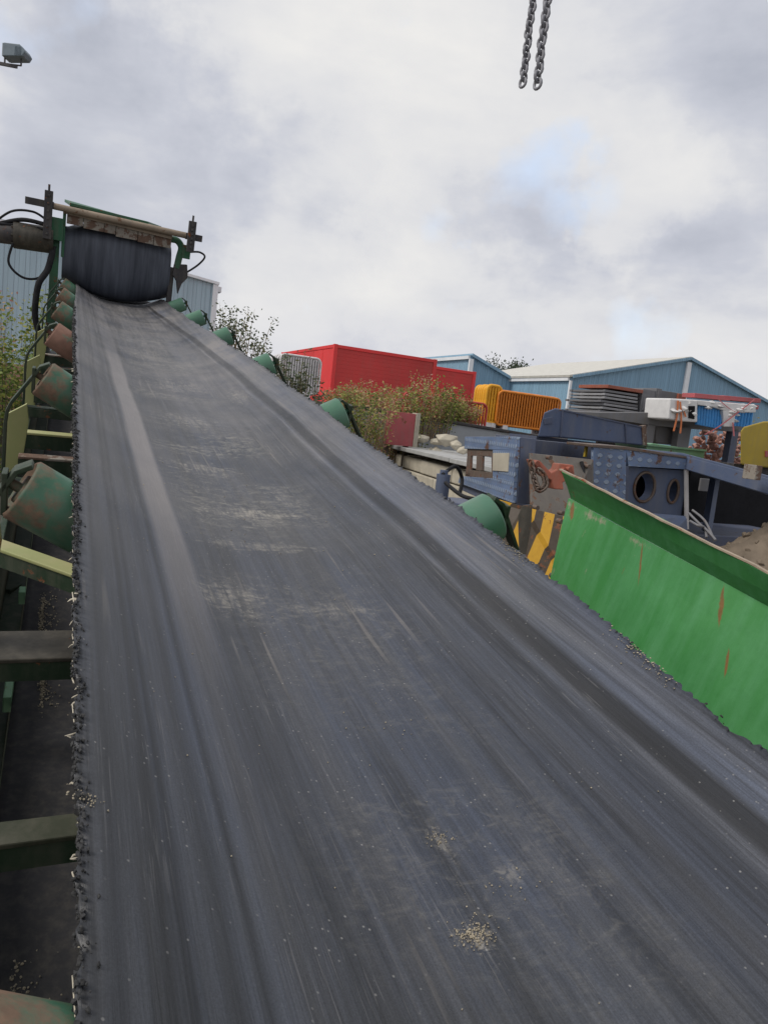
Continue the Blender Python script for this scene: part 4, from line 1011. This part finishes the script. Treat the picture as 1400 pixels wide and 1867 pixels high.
# red oxide bracket with chain
b = MB(); D = 3.2
b.prism([at(970, 838, D), at(985, 840, D), at(1005, 862, D), at(1016, 856, D), at(1020, 845, D), at(1046, 848, D), at(1048, 866, D), at(1026, 880, D), at(1028, 893, D), at(1010, 892, D), at(1006, 876, D), at(992, 868, D), at(974, 850, D)], GY * .05)
for px, py in ((980, 845), (1030, 858), (1040, 856)): q = at(px, py, D - .015); b.tube([q, q + GY * .04], .012, 8)
part(b, 'hook_bracket', M['redox'], .004)
def link(b, c, ax, side_, L_, r_, n=10, m_=5, wf=.34):
    pts = []
    for k in range(n):
        a = k * math.tau / n; pts.append(c + ax * math.copysign(abs(math.sin(a)) ** .8, math.sin(a)) * L_ / 2 + side_ * math.cos(a) * L_ * wf)
    b.tube(pts, r_, m_, True)
b = MB(); D = 3.15
cp = bez([at(968, 845, D), at(976, 880, D), at(984, 892, D), at(994, 884, D), at(992, 868, D), at(984, 858, D)], 5)
for k in range(len(cp) - 1):
    ax = (cp[k + 1] - cp[k]).normalized(); s1 = ax.orthogonal().normalized(); s2 = ax.cross(s1); link(b, cp[k], ax, s1 if k % 2 else s2, .036, .005)
part(b, 'chain', M['rust'], 0)
# right cabinet with two round holes
DR = 5.3
ro = at(1080, 815, DR)
def fpl(px, py, off=0):                      # point on a plane facing the camera along the grid
    ray = fw + r2 * ((px - CX) / FPX) - u2 * ((py - CY) / FPX); t = ((ro + GY * off) - EYE).dot(GY) / ray.dot(GY); return EYE + ray * t
b = MB(); b.prism([fpl(1082, 812), fpl(1142, 816), fpl(1140, 960), fpl(1080, 945)], GY * .03); b.prism([fpl(1141, 818), fpl(1252, 836), fpl(1252, 856), fpl(1146, 850)], GY * .05)
part(b, 'tear_plate_panel', M['chq'], .003)
b = MB(); b.prism([fpl(1141, 850), fpl(1147, 850), fpl(1143, 960), fpl(1137, 960)], GY * .14); part(b, 'stile', M['blue2'])
b = MB(); b.prism([fpl(1078, 810) - GY * .01, fpl(1142, 814) - GY * .01, fpl(1250, 832) - GY * .01, fpl(1250, 836) - GY * .01, fpl(1142, 820) - GY * .01, fpl(1078, 815) - GY * .01], GY * .3); part(b, 'top_edge', M['rust'], .003)
# plate with holes: bmesh boolean free, built as a ring of quads around each hole
def holed(name, quad, holes, th, mat):
    p00, p10, p11, p01 = quad
    def P(s_, t_): return p00.lerp(p10, s_).lerp(p01.lerp(p11, s_), t_)
    b = MB(); n = 32; splits = [0.0] + [(holes[i][0] + holes[i][2] + holes[i + 1][0] - holes[i + 1][2]) / 2 for i in range(len(holes) - 1)] + [1.0]
    for i, (hs, ht, rs, rt_) in enumerate(holes):
        s0, s1 = splits[i], splits[i + 1]; inner = []; outer = []
        for k in range(n):
            a = k * math.tau / n; ca, sa = math.cos(a), math.sin(a)
            inner.append(P(hs + rs * ca, ht + rt_ * sa))
            sx = ((s1 - hs) if ca > 0 else (hs - s0)); sy = ((1 - ht) if sa > 0 else ht)
            m_ = min(sx / abs(ca) if abs(ca) > 1e-6 else 1e9, sy / abs(sa) if abs(sa) > 1e-6 else 1e9)
            outer.append(P(hs + m_ * ca, ht + m_ * sa))
        # add rectangle corners
        for k in range(n):
            k2 = (k + 1) % n; a0 = (k + .5) * math.tau / n
            b.add([inner[k], inner[k2], outer[k2], outer[k]], [(0, 1, 2, 3)])
        for cs, ct in ((s1, 1), (s0, 1), (s0, 0), (s1, 0)):
            best = sorted(range(n), key=lambda k: (outer[k] - P(cs, ct)).length)[:2]
            b.add([outer[best[0]], P(cs, ct), outer[best[1]]], [(0, 1, 2)])
        for k in range(n):
            k2 = (k + 1) % n; b.add([inner[k], inner[k2], inner[k2] + th, inner[k] + th], [(0, 1, 2, 3)])
    return part(b, name, mat, 0)
holed('lamp_panel', (fpl(1146, 851, .06), fpl(1250, 858, .06), fpl(1250, 962, .06), fpl(1142, 960, .06)), [(.29, .33, .19, .235), (.79, .37, .10, .19)], GY * .12, M['blue'])
b = MB()
for (px, py, rx, rz) in ((1175, 888, .101, .115), (1227, 896, .054, .092)):
    c = fpl(px, py, .055); pts = [c + GX * math.cos(k * math.tau / 28) * rx + GZ * math.sin(k * math.tau / 28) * rz for k in range(28)]; b.tube(pts, .012, 6, True)
part(b, 'hole_ring', M['rust'], 0)
b = MB(); b.box(fpl(1146, 970, .28), GX * .5, GY * .03, GZ * .55); part(b, 'hole_shade', M['black'], 0)  # black sheet in place of the shade behind the holes
b = MB(); b.prism([fpl(1250, 850), fpl(1255, 850), fpl(1256, 965), fpl(1251, 965)], GY * .02); part(b, 'white_edge', M['whitegalv'], .001)
b = MB(); b.prism([fpl(1160, 938, -.1), fpl(1252, 946, -.1), fpl(1254, 975, -.12), fpl(1215, 985, -.2), fpl(1150, 960, -.2)], GZ * .02 + GY * .02); part(b, 'sill', M['blue'], .002)
# canopy beam going right, dark bay beneath
e0 = fpl(1252, 832); e1 = at(1440, 882, 4.9)
b = MB(); b.prism([e0, e1, e1 - GZ * .11, e0 - GZ * .10], GX * .12 + GY * .18); part(b, 'canopy_beam', M['blue'], .005)
b = MB(); q = at(1372, 866, 5.0); b.box(q - GX * .05 - GY * .06 - GZ * .03, GX * .06, GY * .1, GZ * .1); part(b, 'beam_joint', M['flake'], .003)
b = MB(); b.prism([e0 + GZ * .003 + GY * .05, e1 + GZ * .003 + GY * .05, e1 + GX * 1.2 + GY * 1.3, e0 + GY * 1.4], GZ * .02); part(b, 'roof_plate', M['blue'])
b = MB(); k0 = fpl(1258, 850, .9); b.box(k0 - GZ * 1.2 - GX * .1, GX * 2.6, GY * .03, GZ * 1.2); b.box(fpl(1258, 850, .05) - GZ * 1.2, GX * .02, GY * .85, GZ * 1.18); part(b, 'bay_shade', M['black'], 0)  # black sheets in place of the shade inside the bay
b = MB(); b.bar(fpl(1305, 862, .35), fpl(1288, 968, .15), .06, .06, GY); part(b, 'stanchion', M['blue'], .003)
b = MB(); b.box(fpl(1275, 895, .8), GX * .13, GY * .02, GZ * .12); part(b, 'control_box', M['greysteel'], .004)
for pts in ([(1256, 936, 5.2), (1275, 955, 5.1), (1290, 968, 5.0), (1305, 985, 4.9)], [(1258, 950, 5.1), (1272, 958, 5.0), (1284, 962, 5.05), (1288, 980, 5.0)], [(1262, 930, 5.3), (1285, 950, 5.2), (1302, 985, 5.0)]):
    b = MB(); b.tube(bez([at(*p) for p in pts]), .009, 7); part(b, 'hose', M['greysteel'], 0)
# chassis under everything
cb = at(1000, 930, 5.3); b = MB(); b.box(Vector((cb.x, cb.y, .5)) - GX * .1, GX * 3.2, GY * 1.6, GZ * (cb.z - .62)); part(b, 'chassis', M['blue2'], .01)
for gx in (.2, 2.4):
    c = Vector((cb.x, cb.y, .5)) + GX * gx + GY * .2
    b = MB(); b.tube([c - GY * .2, c + GY * .1], .48, 28); part(b, 'wheel', M['rubber'], .03)
# heap of spoil in the bay
hp = at(1392, 985, 5.2)
b = MB(); n = 40; vs = []; random.seed(8)
for j in range(n):
    for i in range(n):
        x = (i / (n - 1) - .5) * 2.2; y = (j / (n - 1) - .5) * 1.6; r_ = math.hypot(x, y * 1.2)
        z = max(-.7, .17 - r_ * .72) + random.uniform(-.02, .02); p = GX * (x + .12) + GY * y; vs.append((p.x, p.y, z))
b.add(vs, [(j * n + i, j * n + i + 1, (j + 1) * n + i + 1, (j + 1) * n + i) for j in range(n - 1) for i in range(n - 1)], True)
for k in range(160):
    x = random.gauss(0, .4); y = random.gauss(0, .3); r_ = math.hypot(x, y * 1.2); p = GX * (x + .12) + GY * y; b.lump((p.x, p.y, max(-.7, .17 - r_ * .72)), random.uniform(.008, .03), .4)
o = b.build('spoil_heap', M['soil'], None, fix=False); o.location = hp; tag(o, 'brown heap of crushed spoil in the dark bay', 'heap')

# ------------------------------------------------------------------ blue tank, racks, goods behind
def fplane(D0, px0, py0):
    o0 = at(px0, py0, D0)
    def g_(px, py, off=0):
        ray = fw + r2 * ((px - CX) / FPX) - u2 * ((py - CY) / FPX); t = ((o0 + GY * off) - EYE).dot(GY) / ray.dot(GY); return EYE + ray * t
    return g_
g_ = fplane(7.2, 980, 790)
tk = empty('steel_tank', Vector((g_(980, 798).x, g_(980, 798).y, 0)), 'dark blue steel tank above the tear plate machine', 'tank')
b = MB(); b.prism([g_(980, 796), g_(992, 752), g_(1012, 744), g_(1024, 746), g_(1172, 778), g_(1176, 812), g_(1020, 797)], (GX * .55 + GY * .75)); under(tk, b).build('body', M['blue'], tk, .012)
b = MB(); b.prism([g_(992, 763, -.012), g_(1007, 760, -.012), g_(1008, 772, -.012), g_(993, 774, -.012)], GY * .011); under(tk, b).build('hatch', M['blue2'], tk, .003)
b = MB()
for a_, c_ in (((1026, 748), (1022, 796)), ((1140, 772), (1142, 808))): b.bar(g_(*a_, -.008), g_(*c_, -.008), .012, .012)
b.bar(g_(1024, 747, -.004), g_(1172, 779, -.004), .014, .014); under(tk, b).build('seam', M['blue2'], tk)
b = MB(); b.prism([g_(1171, 776, -.02), g_(1178, 775, -.02), g_(1180, 812, -.02), g_(1174, 812, -.02)], GY * .05); under(tk, b).build('end_flange', M['flake'], tk, .002)
b = MB(); p0 = g_(1000, 797); b.box(Vector((p0.x, p0.y, 0)) + GY * .2, GX * 1.0, GY * .5, GZ * (p0.z + .0)); under(tk, b).build('pedestal', M['blue2'], tk)

g_ = fplane(11.0, 1190, 790)
rk = empty('storage_rack', Vector((g_(1180, 840).x, g_(1180, 840).y, 0)), 'grey steel rack with dark bays holding wrapped bundles', 'rack')
b = MB(); b.prism([g_(1090, 752), g_(1190, 752), g_(1192, 762), g_(1380, 778), g_(1380, 790), g_(1190, 776), g_(1092, 760)], GY * 1.2); under(rk, b).build('shelf', M['greysteel'], rk, .005)
for px, wd_ in ((1182, 14), (1240, 22), (1338, 12)):
    a_ = g_(px, 770); c_ = g_(px + wd_, 770); b = MB(); b.box(Vector((a_.x, a_.y, 0)), GX * (c_ - a_).length, GY * .12, GZ * (a_.z - .02)); under(rk, b).build('post', M['greysteel'] if px != 1338 else M['blue2'], rk, .004)
a_ = g_(1182, 836); b = MB(); b.box(Vector((a_.x, a_.y, 0)) + GY * 1.2, GX * 1.3, GY * .05, GZ * (g_(1182, 776).z - .04)); under(rk, b).build('back_panel', M['darksteel'], rk)
a_ = g_(1186, 806); b = MB(); b.prism([g_(1196, 776, .2), g_(1232, 780, .2), g_(1232, 812, .2), g_(1196, 806, .2)], GY * .6); under(rk, b).build('drawer_box', M['greysteel'], rk, .006)

g3 = fplane(8.0, 1180, 820)
b = MB(); pr = [g3(1178, 812), g3(1190, 808), g3(1285, 822), g3(1283, 842), g3(1180, 838)]; b.prism(pr, GY * .5)
gt = empty('green_tray', pr[0].copy(), 'light green steel tray between the tank and the rack', 'tray'); under(gt, b).build('body', M['mint'], gt, .006)
b = MB(); b.bar(pr[0] + GZ * .006 - GY * .01, pr[2] + GZ * .006 - GY * .01, .03, .02); under(gt, b).build('lip', M['mint'], gt)
b = MB(); q = pr[0]; b.box(Vector((q.x + .1, q.y + .15, 0)), GX * .4, GY * .3, GZ * (pr[3].z)); under(gt, b).build('stand', M['darksteel'], gt)

# stack of grey steel frames and cabinet on the rack
random.seed(17)
g4 = fplane(11.1, 1100, 750)
for k in range(7):
    y0 = 751 - k * 6.2
    a_ = g4(1093 + k * 1.3 + random.uniform(-6, 6), y0); c_ = g4(1163, y0); w_ = (c_ - a_).length
    b = MB(); b.box(Vector((0, 0, 0)), GX * w_, GY * .06, GZ * .032); b.box(GY * .8, GX * w_, GY * .06, GZ * .032)
    for q in range(5): b.box(GX * (.02 + q * (w_ - .07) / 4) + GY * .06, GX * .05, GY * .74, GZ * .03)
    o = b.build('metal_grating', M['galv'] if k % 3 else M['greysteel'], None, .002); o.location = a_
    tag(o, 'grey steel grating in the stack on the rack' if 0 < k < 6 else ('lowest grey steel grating of the stack on the rack' if k == 0 else 'topmost steel grating of the stack under the red plank'), 'grating', 'grey steel gratings stacked on the rack')
a_ = g4(1108, 707); b = MB(); b.box(Vector((0, 0, 0)), GX * .78, GY * .7, GZ * .05); o = b.build('red_plank', M['redox'], None, .004); o.location = a_ ; tag(o, 'rusty red plank lying on the stacked grey gratings', 'plank')
a_ = g4(1166, 753); cbn = empty('steel_cabinet', a_, 'grey steel cabinet beside the stacked gratings', 'cabinet')
b = MB(); b.box((0, 0, 0), GX * .26, GY * .7, GZ * .38); b.box(GX * .265, GX * .12, GY * .7, GZ * .42); b.box(GX * .39 + GY * .02, GX * .40, GY * .7, GZ * .40); b.build('body', M['greysteel'], cbn, .006)
b = MB(); b.box(GX * .30 - GY * .012 + GZ * .02, GX * .07, GY * .02, GZ * .37); b.box(GX * .04 - GY * .012 + GZ * .05, GX * .18, GY * .014, GZ * .24); b.build('door', M['greysteel'], cbn, .003)
b = MB(); b.box(GX * .72 + GZ * .3 - GY * .02, GX * .16, GY * .2, GZ * .09); b.build('hinge_block', M['redox'], cbn, .004)
# wrapped bundle
g5 = fplane(10.6, 1230, 770)
wr = empty('wrapped_bundle', g5(1222, 766), 'white and blue plastic wrapped bundle tied with straps on the rack', 'bundle')
def blob(poly, th, mat, name, bev):
    b = MB(); b.prism([g5(*q) for q in poly], GY * th); o = under(wr, b).build(name, mat, wr, bev); return o
blob([(1218, 764), (1222, 726), (1272, 729), (1272, 770), (1240, 768)], .5, M['wrap'], 'wrap', .02)
b = MB(); b.prism([g5(1256, 740, -.015), g5(1267, 740, -.015), g5(1266, 764, -.015), g5(1256, 762, -.015)], GY * .015); under(wr, b).build('opening_shade', M['black'], wr)  # black patch in place of the shade in the bundle's open end
for k in range(9):
    x = 1274 + k * 5; b = MB(); c = g5(x, 754 + k * 1.0, .05); b.tube([c - GZ * .165 + GX * .0, c + GZ * .15 + GY * .03], [.032, .028], 10); under(wr, b).build('blue_tube', M['bluewrap'], wr)
for k in range(6):
    x = 1340 + k * 5.5; b = MB(); c = g5(x, 762 + k * .5, .05); b.tube([c - GZ * .12, c + GZ * .10], [.034, .03], 10); under(wr, b).build('blue_tube', M['bluewrap'], wr)
b = MB(); b.prism([g5(1318, 748), g5(1342, 750), g5(1338, 778), g5(1320, 778)], GY * .4); b.prism([g5(1270, 729), g5(1378, 738), g5(1378, 752), g5(1330, 752), g5(1300, 742), g5(1272, 738)], GY * .4); under(wr, b).build('plastic_sheet', M['wrap'], wr, .012)
for pts in ([(1236, 730), (1234, 760), (1228, 786)], [(1240, 732), (1242, 765), (1240, 790)], [(1230, 745), (1245, 748), (1250, 760)]):
    b = MB(); b.strip(bez([g5(*q, -.02) for q in pts], 5), GX * .03, .005); under(wr, b).build('strap', M['strapo'], wr)
for pts in ([(1376, 728), (1345, 752), (1310, 778), (1285, 792)], [(1310, 728), (1330, 745), (1345, 752)], [(1336, 770), (1338, 795)]):
    b = MB(); b.strip(bez([g5(*q, -.03) for q in pts], 5), GX * .03, .005); under(wr, b).build('strap', M['pinkstrap'], wr)
random.seed(77)
b = MB()
for k in range(70):
    x = random.choice([random.uniform(1222, 1275), random.uniform(1318, 1345), random.uniform(1270, 1378)]); y = 730 + (x - 1222) * .09 + random.uniform(-3, 8) + (random.uniform(0, 26) if x < 1275 or 1318 < x < 1345 else 0)
    q = g5(x, y, random.uniform(-.02, .3)); b.lump(q, random.uniform(.03, .07), .5, 1.3, 1, .6)
under(wr, b).build('crumpled_film', M['wrap'], wr)
for k, (x0, x1, y0, y1) in enumerate(((1265, 1330, 722, 728), (1318, 1386, 722, 732), (1322, 1382, 732, 744))):
    a_ = g5(x0, y1, .2); c_ = g5(x1, y1 + 6, .2); b = MB(); b.box((0, 0, 0), c_ - a_, GY * .25, GZ * .065); o = b.build('red_beam', M['pinkred'], None, .006); o.location = a_ + GZ * .03
    tag(o, ['thin faded red beam left on top of the wrapped bundle', 'faded red beam at the top right of the wrapped bundle', 'faded red beam lying under the top right red beam'][k], 'beam', 'red beams on the wrapped bundle')
# yellow hood at the right edge
g6 = fplane(7.6, 1370, 830)
yh = empty('yellow_hood', Vector((g6(1352, 850).x, g6(1352, 850).y, 0)), 'yellow steel hood at the right edge of the yard', 'hood')
b = MB(); b.prism([g6(1350, 847), g6(1350, 786), g6(1356, 778), g6(1392, 768), g6(1470, 768), g6(1475, 862)], (GX * .75 + GY * .6)); under(yh, b).build('panel', M['hood'], yh, .015)
b = MB(); b.prism([g6(1396, 822, -.012), g6(1406, 822, -.012), g6(1406, 833, -.012), g6(1396, 833, -.012)], GY * .02); under(yh, b).build('badge', M['pinkred'], yh)
b = MB(); q = g6(1352, 850); b.box(Vector((q.x, q.y, 0)) + GY * .1, GX * .6, GY * .7, GZ * (q.z + .02)); under(yh, b).build('base', M['darksteel'], yh)
# pile of red and brown scrap seen through the rack
p = at(1312, 812, 13); b = MB(); random.seed(9)
for k in range(900):
    h = random.uniform(0, p.z + .25); x = random.gauss(0, .25 + .2 * (1 - h / 3.3)); y = random.gauss(0, .3)
    b.lump((p.x + x, p.y + y, h), random.uniform(.03, .07), .4)
tag(b.build('scrap_heap', M['brick']), 'reddish brown scrap heap seen through the rack', 'heap', kind='stuff')

# ------------------------------------------------------------------ hanging chains and floodlight
def chain(top, bot, D, label, r_, kx):
    b = MB(); a = at(*bot, D); c = at(*top, D); dr = (c - a).normalized(); c = a + dr * ((c - a).length + 6)
    L_ = .056 * kx; st = L_ * .70; n = int((c - a).length / st)
    s1 = dr.orthogonal().normalized(); s1 = (r2 - dr * r2.dot(dr)).normalized(); s2 = dr.cross(s1)
    d1 = (s1 + s2).normalized(); d2 = (s1 - s2).normalized()
    for k in range(n): link(b, a + dr * (st * k) + s1 * random.uniform(-.004, .004), dr, d1 if k % 2 else d2, L_, r_, 12, 6, .40)
    root = b; b.v = [tuple(Vector(v) - a) for v in b.v]
    o = b.build('hanging_chain', M['chain'], None, 0); o.location = a; return tag(o, label, 'chain', 'lifting chains hanging against the sky')
chain((971, 0), (953, 150), 4.2, 'left one of two steel chains hanging from above', .0085, .92)
chain((997, 0), (979, 152), 4.1, 'right one of two steel chains hanging from above', .0092, 1.0)
fl = at(30, 96, 12.0); root = empty('floodlight', fl, 'small grey floodlight on a bracket arm at upper left', 'floodlight')
X = r2.copy(); X.z = 0; X.normalize(); Yv = Vector((-X.y, X.x, 0)); dn = -GZ
b = MB(); b.prism([X * -.17 + GZ * .105 - Yv * .1, X * .09 + GZ * .105 - Yv * .1, X * .15 + GZ * .06 - Yv * .1, X * .19 + GZ * .0 - Yv * .1, X * .15 - GZ * .07 - Yv * .1, X * -.17 - GZ * .105 - Yv * .1], Yv * .26); b.build('housing', M['lamp'], root, .012)
b = MB(); b.box(X * -.19 - GZ * .10 - Yv * .09, X * .018, Yv * .24, GZ * .2); b.build('lens', M['glass'], root, .004)
b = MB(); 
for k in range(5): b.box(X * (.02 + k * .022) + GZ * -.06 - Yv * .108, X * .007, Yv * .01, GZ * .13)
b.build('fins', M['lamp'], root)
b = MB(); b.bar(X * -.185 - GZ * .08, X * -.185 - GZ * .19, .02, .02); b.bar(X * .085 - GZ * .08, X * .085 - GZ * .19, .02, .02); b.bar(X * -.185 - GZ * .185, X * .085 - GZ * .185, .02, .02); b.build('yoke', M['darksteel'], root)
b = MB(); b.bar(X * .02 - GZ * .21, X * -2.2 - GZ * .05, .045, .045); b.build('arm', M['darksteel'], root)
b = MB(); pz = fl.z; b.tube([X * -2.2 - GZ * pz, X * -2.2 + GZ * .2], .09, 12); b.build('mast', M['greysteel'], root)
